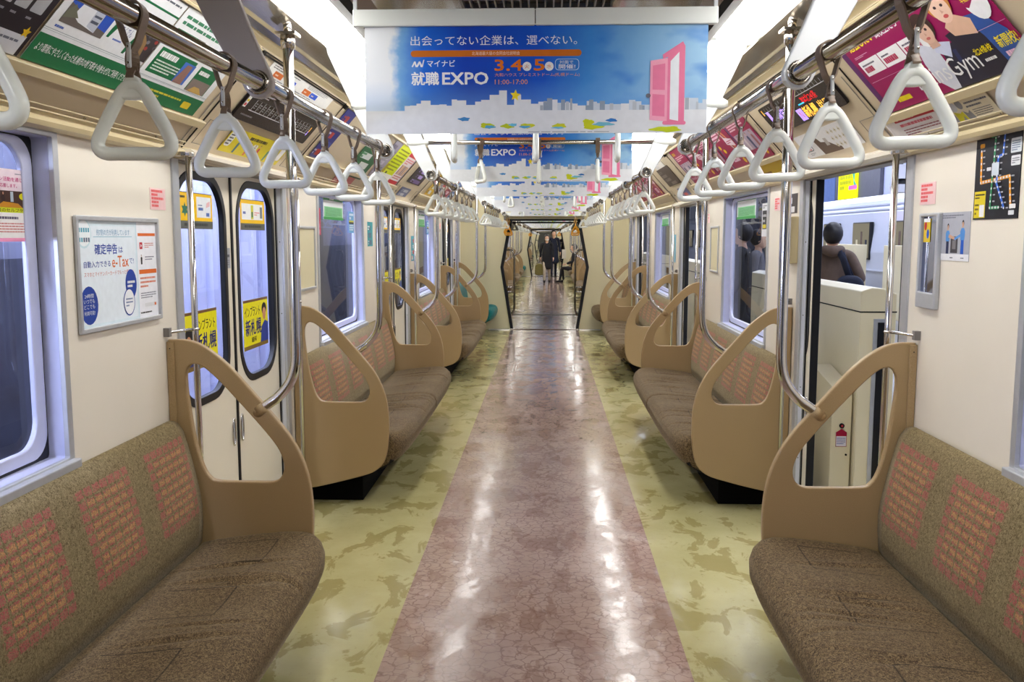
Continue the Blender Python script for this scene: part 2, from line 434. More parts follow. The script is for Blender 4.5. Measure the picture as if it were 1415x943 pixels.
# ------------------------------------------------------------------ the car: distances along Y, four doors a side
S = 4.56
DOORS = [-0.24 + S * k for k in range(4)]       # middles of the doors
Y0, Y1 = -2.3, 15.5                             # end walls
HALF = 0.73
CAR = 20.7                                       # pitch of the coupled cars
WINS = [(DOORS[k] + S / 2 - 0.07 - .725, DOORS[k] + S / 2 - 0.07 + .725) for k in range(3)]
BAYS = [(DOORS[k] + .88, DOORS[k + 1] - .88) for k in range(3)]     # bench from..to (partition faces)

def wall_mesh(s):
    out = [(Y0, 0), ]
    for d in DOORS: out += [(d - HALF, 0), (d - HALF, 1.885), (d + HALF, 1.885), (d + HALF, 0)]
    out += [(Y1, 0), (Y1, 1.96), (Y0, 1.96)]
    loops = [out] + [rrect(a, .90, b, 1.885, .01, 1) for a, b in WINS] + [rrect(14.55, .90, 15.2, 1.885, .01, 1)]
    me = curve_solid(loops, 0.035); me.materials.clear(); me.materials.append(wall_m)
    me.transform(YZ(s, 1.43)); return fixn(me)
def cove_mesh(s):
    prof = [(1.475, 1.905), (1.432, 1.90), (1.41, 1.885), (1.385, 1.892), (1.378, 1.905), (1.385, 1.918), (1.402, 1.925), (1.400, 1.934)]
    prof2 = [(1.06, 2.31), (1.035, 2.325), (1.035, 2.335), (1.0, 2.345), (.985, 2.335)]
    b = MB()
    def ext(p, m):
        vs = [(s * x, y, z) for y in (Y0, Y1) for x, z in p]; n = len(p)
        b.add(vs, [(i, i + 1, n + i + 1, n + i) for i in range(n - 1)], m)
    ext(prof, cove_rail_m); ext([(1.400, 1.934), (1.06, 2.31)], cove_m); ext(prof2, cove_rail_m)
    # shut lines of the panels
    for d in DOORS:
        for y in (d - .735, d + .735):
            mx = at_slope(s, y, .25, 0.0005)
            b.box(-.004, -.25, 0, .004, .255, .003, dark_m, mx=mx)
            b.box(-.05, -.25, 0.0005, -.042, .1, .0012, groove_m, mx=mx)
            b.ball((.018, -.13, .002), .008, groove_m, sc=(1, 1, .5), n=8, mx=mx)
            b.box(-.014, .225, .002, .014, .25, .02, dark_m, mx=mx)
    return b.build('cove')
def seat_panel(s, y0, y1):
    """lipped advertisement holder over a bench"""
    b = MB(); L = (y1 - y0) / 2; mx = at_slope(s, (y0 + y1) / 2, 0, 0)
    b.box(-L, .108, 0, L, .138, .02, cove_rail_m, mx=mx)       # lower lip
    b.box(-L, .492, 0, L, .503, .012, cove_rail_m, mx=mx)
    b.box(-L, .504, 0.0, L, .507, .004, dark_m, mx=mx)
    b.box(-L, .008, 0, L, .013, .007, cove_rail_m, mx=mx); b.box(-L, .026, 0, L, .03, .006, cove_rail_m, mx=mx)
    k = int((y1 - y0) / .45)
    for i in range(k):
        b.cyl((-L + (i + .5) * 2 * L / k, .019, 0), (-L + (i + .5) * 2 * L / k, .019, .004), .006, groove_m, 8, mx=mx)
    return b.build('holder', bevel=0.002, seg=1)
def door_panel(s, d):
    b = MB(); mx = at_slope(s, d, 0, 0); L = .72
    b.box(-L, .485, 0, L, .492, .005, dark_m, mx=mx); b.box(-L, .497, 0, L, .502, .004, dark_m, mx=mx)
    for i in (-1, 1):
        u = i * .60; z = .0015
        for (a0, b0, a1, b1) in ((u - .08, .03, u + .08, .032), (u - .08, .15, u + .08, .152), (u - .08, .03, u - .078, .152), (u + .078, .03, u + .08, .152)):
            b.box(a0, b0, 0, a1, b1, z, groove_m, mx=mx)
        b.cyl((u + .06, .09, 0), (u + .06, .09, .006), .009, groove_m, 10, mx=mx)
    return b.build('hatch_lines')
def header_mesh(s, d):
    b = MB(); pts = [(1.405, 1.925), (1.36, 1.922), (1.342, 1.908), (1.345, 1.893), (1.37, 1.886), (1.43, 1.886)]
    vs = [(s * x, y, z) for y in (d - HALF - .01, d + HALF + .01) for x, z in pts]; n = len(pts)
    b.add(vs, [(i, (i + 1) % n, n + (i + 1) % n, n + i) for i in range(n)] + [tuple(range(n)), tuple(range(2 * n - 1, n - 1, -1))], wall_m)
    b.box(s * 1.43, d - HALF, 1.878, s * 1.50, d + HALF, 1.93, groove_m)
    return fixn(b.build('header'))
def jamb_mesh(s, y, d):
    """post at a door opening's side: d=+1 the opening lies towards +Y"""
    b = MB()
    b.box(s * 1.422, y - .045 * d - .0, 0.0, s * 1.436, y + .018 * d, 1.885, alu_m)
    b.box(s * 1.425, y + .000 * d, 0.0, s * 1.505, y + .012 * d, 1.885, jamb_m)
    b.box(s * 1.458, y + .012 * d, 0.0, s * 1.52, y + .022 * d, 1.885, rubber_m)
    for z in (.35, .75, 1.15, 1.55): b.cyl((s * 1.447, y + .012 * d, z), (s * 1.447, y + .016 * d, z), .004, dark_m, 8)
    return b.build('jamb', bevel=.002, seg=1)
def leaf_parts(s, d, side, opened):
    """one sliding leaf; side -1 nearer the viewer, +1 farther"""
    a, b_ = (d - HALF + .002, d - .004) if side < 0 else (d + .004, d + HALF - .002)
    sh = side * .60 if opened else 0
    a += sh; b_ += sh
    w0, w1 = a + .066, b_ - .088
    if side > 0: w0, w1 = a + .088, b_ - .066
    def hole(g): return rrect(w0 - g, .865 - g, w1 + g, 1.835 + g, .19 + g, 9)
    me = curve_solid([rrect(a, .01, b_, 1.88, .004, 1), hole(.022)], .03, .001); me.materials.clear(); me.materials.append(door_m); me.transform(YZ(s, 1.47)); fixn(me)
    seal = curve_solid([hole(.024), hole(-.012)], .026, .003); seal.materials.clear(); seal.materials.append(rubber_m); seal.transform(YZ(s, 1.466)); fixn(seal)
    gl = MB(); hp = hole(-.008); gl.add([(s * 1.484, q[0], q[1]) for q in hp], [tuple(range(len(hp))) if s < 0 else tuple(range(len(hp) - 1, -1, -1))], glass_m if s < 0 else clear_m)
    hb = MB(); e = b_ if side < 0 else a; q = e - side * .0
    hy = (b_ - .055) if side < 0 else (a + .055)
    ring = crom([(hy - .016, .60), (hy - .016, .68), (hy, .705), (hy + .016, .68), (hy + .016, .60), (hy, .575)], 4)
    hb.tube([(s * 1.467, p[0], p[1]) for p in ring], .0045, chrome_m, 8, closed=True)
    hb.add([(s * 1.4685, p[0], p[1]) for p in ring], [tuple(range(len(ring)))], alu_m)
    ed = MB(); ey = e
    ed.box(s * 1.462, ey - .006, .01, s * 1.502, ey + .006, 1.88, rubber_m)
    return ('leaf', me, [('window_seal', seal), ('window_glass', gl.build('glass')), ('handle', hb.build('handle')), ('edge_seal', ed.build('edge', bevel=.002, seg=1))])
def window_parts(s, a, b_):
    f = MB()
    rim = curve_solid([rrect(a - .012, .868, b_ + .012, 1.90, .012, 2), rrect(a + .018, .905, b_ - .018, 1.872, .004, 1)], .016, .002)
    f.mesh(rim, alu_m, YZ(s, 1.420), smooth=False)
    rev = curve_solid([rrect(a, .89, b_, 1.885, .004, 1), rrect(a + .012, .905, b_ - .012, 1.872, .004, 1)], .085)
    f.mesh(rev, lav_m, YZ(s, 1.432), smooth=False)
    seal = MB(); seal.mesh(curve_solid([rrect(a + .010, .900, b_ - .010, 1.876, .02, 3), rrect(a + .034, .925, b_ - .034, 1.86, .07, 6)], .012, .002), rubber_m, YZ(s, 1.488), smooth=False)
    sash = MB(); sash.mesh(curve_solid([rrect(a + .026, .915, b_ - .026, 1.868, .08, 7), rrect(a + .078, .955, b_ - .078, 1.845, .085, 8)], .018, .005), lav_m, YZ(s, 1.480), smooth=False)
    g = MB(); hp = rrect(a + .06, .94, b_ - .06, 1.855, .08, 6); g.add([(s * 1.494, q[0], q[1]) for q in hp], [tuple(range(len(hp))) if s < 0 else tuple(range(len(hp) - 1, -1, -1))], glass_m)
    sill = MB(); sill.box(s * 1.398, a - .012, .866, s * 1.50, b_ + .012, .898, alu_m)
    return [('frame', fixn(f.build('frame'))), ('seal', fixn(seal.build('seal'))), ('sash', fixn(sash.build('sash'))), ('glass', g.build('glass')), ('sill', sill.build('sill', bevel=.004))]

# end wall with its six-cornered gangway opening
OPEN = [(-.60, 1.872), (-.752, 1.06), (-.585, .006), (.585, .006), (.752, 1.06), (.60, 1.872)]
def end_wall(y, k=1.0):
    O = [(x * k, z if z < 1 else (z * (1 if k == 1 else 1.01))) for x, z in OPEN]
    me = curve_solid([[(-1.43, 0), (1.43, 0), (1.43, 1.93), (1.03, 2.34), (.9, 2.45), (-.9, 2.45), (-1.03, 2.34), (-1.43, 1.93)], O], .04, 0)
    me.materials.clear(); me.materials.append(endw_m); me.transform(axes((1, 0, 0), (0, 0, 1), (0, 1, 0), (0, y, 0)))
    return fixn(me)
def end_frame(y, k=1.0):
    w = .05 if k == 1 else .02
    out = [(x * k, z) for x, z in OPEN]; inn = [(x * k - (w if x > 0 else -w), z if z < .5 else (z - .03 if z > 1.5 else z)) for x, z in OPEN]
    inn = [(x, z + (.006 if z < .5 else 0)) for x, z in inn]
    me = curve_solid([out, inn], .09, .004); me.materials.clear(); me.materials.append(rubber_m)
    me.transform(axes((1, 0, 0), (0, 0, 1), (0, 1, 0), (0, y, 0))); return fixn(me)

# ---- fittings: each mesh built once and shared
def partition_mesh(s):
    outer = [(1.425, 1.183), (1.374, 1.184), (1.32, 1.174), (1.262, 1.142), (1.194, 1.085), (1.126, 1.009), (1.048, .918), (.985, .842), (.938, .771), (.902, .688), (.884, .61),
             (.876, .52), (.878, .42), (.888, .33), (.912, .26), (.96, .213), (1.03, .184), (1.188, .142), (1.31, .114), (1.425, .10)]
    inner = [(1.357, 1.06), (1.335, 1.087), (1.305, 1.084), (1.270, 1.060), (1.218, 1.009), (1.145, .928), (1.061, .83), (1.012, .765), (.990, .715), (.986, .675), (.998, .643), (1.029, .624), (1.10, .622), (1.243, .624), (1.281, .640), (1.307, .684), (1.331, .773), (1.348, .883), (1.360, 1.0)]
    sm = [outer[0]] + crom(outer[1:-1], 3, closed=False) + [outer[-1]]
    me = curve_solid([sm, crom(inner, 3)], .030, .006, 3); me.materials.clear(); me.materials.append(partition_m)
    me.transform(XZ(s, 0)); fixn(me)
    for p in me.polygons: p.use_smooth = False
    return me
def bracket_mesh(s, f):
    b = MB(); b.box(s * 1.428, f * -.008, .15, s * 1.400, f * -.001, 1.176, partition_m)
    for z in (.3, .7, 1.15): b.cyl((s * 1.414, f * -.008, z), (s * 1.414, f * -.0115, z), .0045, dark_m, 8)
    return b.build('bracket', bevel=.002, seg=1)
def curved_pole_mesh(s):
    path = crom([(1.062, .918), (1.035, .937), (1.002, .961), (.958, 1.013), (.936, 1.07), (.929, 1.14), (.928, 1.30)], 5, closed=False)
    P = [(s * x, 0, z) for x, z in path] + [(s * .928, 0, 1.7), (s * .928, 0, 2.33)]
    b = MB(); b.tube(P, .0195, chrome_m, 16); return b.build('pole')
def pole_cap_mesh(s):
    b = MB(); d = Vector((s * (1.035 - 1.075), 0, .937 - .905)).normalized(); p = Vector((s * 1.066, 0, .914))
    b.cyl(tuple(p - d * .022), tuple(p + d * .012), .026, partition_m, 16); b.ball(tuple(p - d * .02), .026, partition_m, n=14); return b.build('cap')
def pole_flange_mesh(s):
    b = MB(); b.cyl((s * .928, 0, 2.275), (s * .928, 0, 2.325), .027, steel_m, 16); b.box(s * .928 - .038, -.038, 2.322, s * .928 + .038, .038, 2.332, steel_m)
    b.cyl((s * .928, 0, 2.332), (s * .928, 0, 2.38), .015, steel_m, 14); b.ball((s * .928, -.027, 2.30), .006, dark_m, n=8); return b.build('flange')
def thin_pole_mesh(s):
    b = MB(); b.tube([(s * 1.36, 0, .12), (s * 1.36, 0, 1.2), (s * 1.36, 0, 1.89)], .0125, chrome_m, 14); return b.build('pole')
def thin_bracket(s, f):
    b = MB(); b.cyl((s * 1.36, 0, 1.213), (s * 1.415, f * -.125, 1.213), .006, chrome_m, 10); b.ball((s * 1.36, -0.0, 1.213), .016, chrome_m, sc=(1, 1, .55), n=12)
    b.box(s * 1.408, f * -.14, 1.196, s * 1.43, f * -.115, 1.230, groove_m); return b.build('arm')
def thin_top(s, f):
    b = MB(); pr = chaikin([(1.425, -.05), (1.34, -.045), (1.34, .03), (1.425, .03)], 2)
    b.mesh(curve_solid([[(x, y * f * 1.0) for x, y in pr]], .018, .003), steel_m, axes((s, 0, 0), (0, 1, 0), (0, 0, 1), (0, 0, 1.888)), smooth=False)
    return fixn(b.build('top'))

def back_mesh(s, L):
    pr = [(1.425, .36), (1.425, .868), (1.408, .877), (1.388, .868), (1.368, .83), (1.35, .77), (1.333, .70), (1.32, .64), (1.309, .58), (1.302, .525), (1.303, .45), (1.31, .38)]
    n = len(pr); N = 36; b = MB(); vs = []; fs = []
    for i in range(N + 1):
        y = L * i / N; e = min(y, L - y); k = .010 * math.exp(-e / .012)
        for j, (x, z) in enumerate(pr):
            pad = .004 * math.sin(PI * ((y / (L / 6)) % 1)) if 3 < j < 11 else 0
            vs.append((s * (x + (k if 2 <= j else 0) - pad), y, z - (k if j in (1, 2, 3) else 0)))
    for i in range(N):
        for j in range(n): a, c = i * n + j, i * n + (j + 1) % n; fs.append((a, c, c + n, a + n))
    b.add(vs, fs, back_m, True); b.add(vs[:n], [tuple(range(n))], back_m); b.add(vs[-n:], [tuple(range(n))], back_m)
    return fixn(b.build('back'))
def cushion_mesh(s, y0, y1, L, m, seed=1):
    """one half of the seat; y0..y1 within a bench 0..L whose front edge bows out between the partitions"""
    pr = [(0, .30), (0, .385), (.10, .398), (.3, .412), (.5, .424), (.7, .433), (.84, .434), (.93, .424), (.98, .40), (1.0, .37), (.995, .33), (.96, .285), (.9, .25), (.8, .225), (.5, .22)]
    pr = pr[:2] + [tuple(Vector(pr[i]).lerp(Vector(pr[i + 1]), q / 4)) for i in range(1, 9) for q in range(0 if i > 1 else 1, 4)] + pr[9:]
    n = len(pr); N = int((y1 - y0) / .012); b = MB(); vs = []; fs = []; rr = random.Random(seed)
    folds = [(rr.uniform(y0 + .1, y1 - .1), rr.uniform(-.25, .25), rr.uniform(.005, .010), rr.uniform(.35, .8), rr.uniform(.010, .017)) for _ in range(int((y1 - y0) / .13))]
    for i in range(N + 1):
        y = y0 + (y1 - y0) * i / N
        e = min(y, L - y); front = .772 + .062 * math.exp(-(max(e, 0) / .10)) + .012 * math.exp(-(max(e, 0) / .5))
        q = min(y - y0, y1 - y); sq = .012 * math.exp(-q / .010)
        for j, (t, z) in enumerate(pr):
            dz = 0
            if 1 <= j <= len(pr) - 8:
                seat = math.sin(PI * ((y / (L / 6)) % 1)) ** 2
                dz -= .012 * seat * math.sin(PI * min(1, t)) + sq
                for fy, sl, am, tc, wd in folds:
                    dy = (y - fy - sl * (t - tc) * .5) / wd
                    dz -= am * math.exp(-dy * dy) * math.exp(-((t - tc) / .28) ** 2)
                    dy2 = dy - 1.3
                    dz += am * .6 * math.exp(-dy2 * dy2) * math.exp(-((t - tc) / .28) ** 2)
            xx = 1.305 - (1.305 - front) * t + (sq * .8 if t > .9 else 0)
            vs.append((s * xx, y, z + dz))
    for i in range(N):
        for j in range(n): a, c = i * n + j, i * n + (j + 1) % n; fs.append((a, c, c + n, a + n))
    b.add(vs, fs, m, True); b.add(vs[:n], [tuple(range(n))], m); b.add(vs[-n:], [tuple(range(n))], m)
    return fixn(b.build('cushion'))
pit_m = plain('underseat_shade_black', C(9, 8, 8), .9, spec=.1)  # under-seat box, coloured near black to deepen the shade below the bench
def bench_base_mesh(s, L):
    b = MB(); pr = [(1.425, .36), (1.425, .10), (1.20, .14), (1.05, .175), (.93, .215), (.86, .262), (.90, .30), (1.30, .30), (1.31, .36)]
    n = len(pr); vs = [(s * x, y, z) for y in (.004, L - .004) for x, z in pr]
    b.add(vs, [(i, (i + 1) % n, n + (i + 1) % n, n + i) for i in range(n)] + [tuple(range(n)), tuple(range(2 * n - 1, n - 1, -1))], dark_m)
    b.box(s * 1.42, .09, 0.002, s * 1.06, L - .09, .24, pit_m)
    return fixn(b.build('base'))

# strap: loop over the rail, buckle, belt, ring. Origin on the rail's axis, ring hangs in the XZ plane
def ring_mesh(m=None):
    m = m or ring_m
    h = [(.030, -.2262), (.047, -.2262), (.0580, -.2205), (.0612, -.2095), (.0575, -.1960), (.0425, -.1665), (.0250, -.1350), (.0118, -.1185)]
    loop = crom([(0, -.2262)] + h + [(0, -.1150)] + [(-x, z) for x, z in reversed(h)], 3)
    b = MB(); b.tube([(x, 0, z) for x, z in loop], .0118, m, 14, closed=True, up=(0, 1, 0), flat=(.0112, .0112))
    b.mesh(curve_solid([crom([(-.010, -.1015), (.010, -.1015), (.024, -.134), (.010, -.1375), (-.010, -.1375), (-.024, -.134)], 3)], .017, .004), m, axes((1, 0, 0), (0, 0, 1), (0, 1, 0), (0, -.0085, 0)), smooth=False)
    me = b.build('ring'); bm = bmesh.new(); bm.from_mesh(me); bmesh.ops.recalc_face_normals(bm, faces=bm.faces); bm.to_mesh(me); bm.free()
    return me
def belt_mesh():
    b = MB(); R_ = .0235
    # upper loop round the rail, wide along Y
    P = [(0, 0, -.062)] + [(-.010 - .0, 0, -.045)] + [(R_ * math.sin(math.radians(a)), 0, R_ * math.cos(math.radians(a))) for a in range(-125, 126, 16)] + [(.010, 0, -.045), (0, 0, -.062)]
    b.tube(P, .01, belt_m, 8, flat=(.0022, .0130), up=None) if False else None
    def ribbon(pts, wdir, w, t):
        vs = []; fs = []
        for i, p in enumerate(pts):
            p = Vector(p); a = Vector(pts[max(i - 1, 0)]); c = Vector(pts[min(i + 1, len(pts) - 1)]); d = (c - a).normalized()
            wd = Vector(wdir(i / (len(pts) - 1))) if callable(wdir) else Vector(wdir); nn = d.cross(wd).normalized()
            for q in (wd * w - nn * t, wd * w + nn * t, -wd * w + nn * t, -wd * w - nn * t): vs.append(p + q)
        for i in range(len(pts) - 1):
            for k in range(4): a_, b_ = i * 4 + k, i * 4 + (k + 1) % 4; fs.append((a_, b_, b_ + 4, a_ + 4))
        fs += [(0, 1, 2, 3), (len(vs) - 4, len(vs) - 3, len(vs) - 2, len(vs) - 1)]
        b.add(vs, fs, belt_m)
    ribbon(P, (0, 1, 0), .0125, .0016)
    for q in (-1, 1):
        tw = [(q * .0035 * (1 - k / 5), q * .0035 * (k / 5), -.055 - .036 * k / 5) for k in range(6)]
        ribbon(tw, lambda t: (math.sin(t * PI / 2), math.cos(t * PI / 2), 0), .0095, .0016)
    for q in (-1, 1):
        Q = [(0, q * .002, -.088), (0, q * .009, -.095), (0, q * .0135, -.101), (0, q * .0135, -.120 if q > 0 else -.104)]
        ribbon(Q, (1, 0, 0), .0085 if q > 0 else .0065, .0014)
    return fixn(b.build('belt'))
def buckle_mesh():
    b = MB(); b.box(-.0035, -.0165, -.088, .0035, -.0105, -.048, rivet_m)
    for z in (-.055, -.081): b.cyl((0, -.0165, z), (0, -.019, z), .0035, steel_m, 8)
    return b.build('buckle', bevel=.0015, seg=1)

# bracket blade carrying the hand rail
def blade_mesh(s, m):
    L = [(.893, 2.385), (.886, 2.343), (.812, 2.182), (.771, 2.092), (.723, 2.005), (.690, 1.950), (.680, 1.928), (.665, 1.911), (.647, 1.907), (.629, 1.911), (.614, 1.926), (.611, 1.945), (.622, 1.975), (.655, 2.05), (.715, 2.205), (.778, 2.369), (.783, 2.385)]
    hole = [(.647 + .021 * math.cos(2 * PI * i / 18), 1.943 + .021 * math.sin(2 * PI * i / 18)) for i in range(18)]
    b = MB(); b.mesh(curve_solid([L, hole], .028, .005, 2), m, XZ(s, -.014), smooth=False); return fixn(b.build('blade'))
def blade_socket(s):
    b = MB(); p = [(s * .647 + .024 * math.cos(2 * PI * i / 20), 0, 1.943 + .024 * math.sin(2 * PI * i / 20)) for i in range(20)]
    for y in (-.018, .018): b.tube([(x, y, z) for x, _, z in p], .005, steel_m, 6, closed=True)
    return b.build('socket')
def rail_mesh(L):
    b = MB(); b.cyl((0, 0, 0), (0, L, 0), .0188, steel_m, 18); return b.build('rail')
def crossrail_parts():
    b = MB(); b.cyl((-.70, 0, 0), (.70, 0, 0), .0135, steel_m, 14)
    es = []
    for q in (-1, 1):
        e = MB(); es.append(e); e.tube([(q * .79, .0, 0), (q * .77, 0, 0), (q * .72, 0, 0), (q * .675, 0, 0), (q * .66, 0, 0)], [.012, .024, .022, .016, .015], white_m, 14)
    return b.build('rail'), es[0].build('end'), es[1].build('end')
def lamp_mesh(L, m):
    b = MB(); b.mesh(curve_solid([rrect(-.078, 0, .078, L, .045, 6)], .05, .016, 4), m, smooth=True); return fixn(b.build('diffuser'))
def lamp_tray(L):
    b = MB(); b.box(-.086, -.03, .040, .086, L + .03, .056, white_m); return b.build('tray', bevel=.004)
def vent_mesh():
    b = MB()
    for i in range(19):
        x = -.27 + .54 * i / 18; b.box(x - .0025, 0, -.018, x + .0025, .95, .012, groove_m)
    for i in range(9): y = .95 * i / 8; b.box(-.27, y - .004, -.010, .27, y + .004, .010, groove_m)
    for x in (-.285, .285): b.box(x - .012, -.02, -.022, x + .012, .97, .012, ceil_m)
    for y in (-.012, .962): b.box(-.297, y - .012, -.022, .297, y + .012, .012, ceil_m)
    b.box(-.28, 0, .012, .28, .95, .014, dark_m); return b.build('vent')
# ------------------------------------------------------------------ the prints
W_ = (240, 241, 243); K_ = (28, 26, 28)
NAVY, RED, BLUE = (30, 52, 130), (196, 30, 48), (40, 90, 200)

def banner_mat():
    t = NT('banner_watercolour'); v = t.coord()
    sep = t.n('ShaderNodeSeparateXYZ'); t.l(v, sep.inputs[0])
    nz = t.noise(v, 9, 4, .6); n2 = t.noise(t.mapping(v, (1, 2, 1), rot=(0, 0, .6)), 4.5, 3, .5)
    x = t.math('ADD', sep.outputs[0], t.math('MULTIPLY', t.math('SUBTRACT', nz, .5), .10))
    x = t.math('ADD', t.math('DIVIDE', x, 1.08), .5)
    y = t.math('ADD', t.math('DIVIDE', sep.outputs[1], .334), .5)
    c = t.ramp(x, [(.075, C(232, 236, 240)), (.10, C(120, 176, 226)), (.17, C(0, 104, 220)), (.30, C(0, 62, 184)), (.52, C(0, 84, 204)), (.66, C(56, 138, 220)), (.8, C(120, 176, 226)), (1, C(160, 204, 236))])
    cl = t.ramp(n2, [(.5, (0, 0, 0, 1)), (.66, (1, 1, 1, 1))])
    c = t.mix(t.math('MULTIPLY', t.math('MULTIPLY', cl, t.ramp(x, [(.5, (0, 0, 0, 1)), (.62, (1, 1, 1, 1))])), .75), c, C(30, 120, 216))
    lo = t.ramp(y, [(.27, (1, 1, 1, 1)), (.5, (0, 0, 0, 1))])
    c = t.mix(t.math('MULTIPLY', lo, .35), c, C(120, 176, 230))
    t.bsdf(c, .4, 0, .4); return t.m
def banner_print():
    p = Print(1.08, .334, thick=.001, mat=banner_mat()); r = random.Random(4)
    tops = []; u = .115
    while u < 1.0:
        w = r.uniform(.012, .03); h = .275 + r.uniform(-.02, .05) + (.1 if abs(u - .38) < .03 or abs(u - .44) < .015 else 0)
        tops.append((u, w, h)); u += w
    for u, w, h in tops: p.rect(u, .2, min(u + w, 1), h, (206, 216, 228) if (u > .55 and r.random() < .55) else (228, 231, 236))
    for k in range(26):
        u = r.uniform(.5, .97); w = r.uniform(.006, .016); p.rect(u, .2, u + w, r.uniform(.24, .33), r.choice([(170, 178, 190), (190, 198, 208), (150, 164, 184)]))
    p.rect(0, 0, 1, .215, (228, 231, 236)); p.rect(0, 0, .10, 1, (230, 234, 238)) if False else None
    p.text('出会ってない企業は、選べない。', .135, .82, .622, .91, W_, 0)
    p.rr(.135, .715, .635, .775, .012, (206, 112, 30)); p.text('北海道最大級の合同会社説明会', .315, .728, .455, .762, (250, 226, 200))
    p.poly([(.137, .625), (.145, .675), (.149, .675), (.152, .638), (.159, .675), (.163, .675), (.168, .640), (.172, .69), (.175, .69), (.170, .622), (.164, .622), (.161, .652), (.155, .622), (.149, .622), (.146, .652), (.141, .622)], W_)
    p.text('マイナビ', .183, .625, .265, .685, W_, .012)
    p.text('就職', .137, .455, .217, .575, W_, .022); p.text('EXPO', .228, .46, .362, .57, W_, .03)
    p.text('3.4', .382, .585, .462, .685, (226, 120, 30), .03); p.ell(.476, .622, .013, .042, W_); p.text('火', .469, .602, .483, .642, (226, 120, 30))
    p.text('5', .497, .585, .527, .685, (226, 120, 30), .03); p.ell(.541, .622, .013, .042, W_); p.text('水', .534, .602, .548, .642, (226, 120, 30))
    p.rr(.558, .585, .628, .69, .01, (200, 224, 246)); p.rr(.5595, .59, .6265, .685, .009, (52, 122, 210)); p.text('対面で', .571, .645, .611, .675, W_); p.text('開催!', .569, .598, .617, .64, W_, .01)
    p.text('大和ハウス プレミストドーム(札幌ドーム)', .382, .525, .63, .562, (240, 160, 96)); p.text('11:00-17:00', .382, .458, .478, .502, (240, 160, 96))
    # star, splashes of paint and a plain pink door frame
    p.poly([(.442 + (.016 if i % 2 == 0 else .0075) * math.sin(2 * PI * i / 10 + .1), .355 + (.056 if i % 2 == 0 else .026) * math.cos(2 * PI * i / 10 + .1)) for i in range(10)], (244, 220, 40))
    for u, v, a, b_, c in ((.292, .135, .017, .018, (70, 140, 200)), (.357, .075, .02, .024, (196, 206, 40)), (.366, .062, .016, .015, (90, 170, 214)), (.421, .07, .02, .022, (190, 204, 40)), (.436, .08, .012, .014, (110, 190, 224)), (.478, .07, .02, .022, (210, 214, 50)), (.470, .06, .016, .012, (90, 170, 220)),
                           (.573, .07, .02, .022, (212, 216, 50)), (.568, .052, .018, .01, (110, 190, 226)), (.655, .10, .016, .03, (206, 214, 36)), (.668, .06, .03, .024, (206, 214, 36)), (.70, .085, .03, .018, (120, 190, 214)), (.725, .12, .016, .016, (50, 120, 196)), (.885, .035, .045, .026, (196, 210, 36))):
        q = [(u + a * (1 + .25 * math.sin(3 * t + u * 40)) * math.cos(t), v + b_ * (1 + .2 * math.cos(5 * t + v * 30)) * math.sin(t)) for t in [2 * PI * i / 16 for i in range(16)]]
        p.poly(q, c)
    pk, pl = (236, 128, 164), (246, 168, 194)
    p.poly([(.885, .10), (.935, .075), (.935, .80), (.928, .84), (.870, .72), (.872, .68), (.885, .70)], pk); p.poly([(.893, .125), (.918, .11), (.918, .745), (.893, .66)], (236, 240, 246))
    p.poly([(.835, .12), (.885, .105), (.885, .69), (.835, .665)], pl); p.poly([(.842, .40), (.878, .395), (.878, .64), (.842, .62)], pk); p.poly([(.842, .16), (.878, .15), (.878, .35), (.842, .36)], pk)
    p.ell(.830, .345, .007, .02, (110, 110, 120)); p.rr(.872, .075, .94, .11, .006, pk)
    p.lines(.48, .008, .93, .022, 1, (150, 156, 168), 3); return p

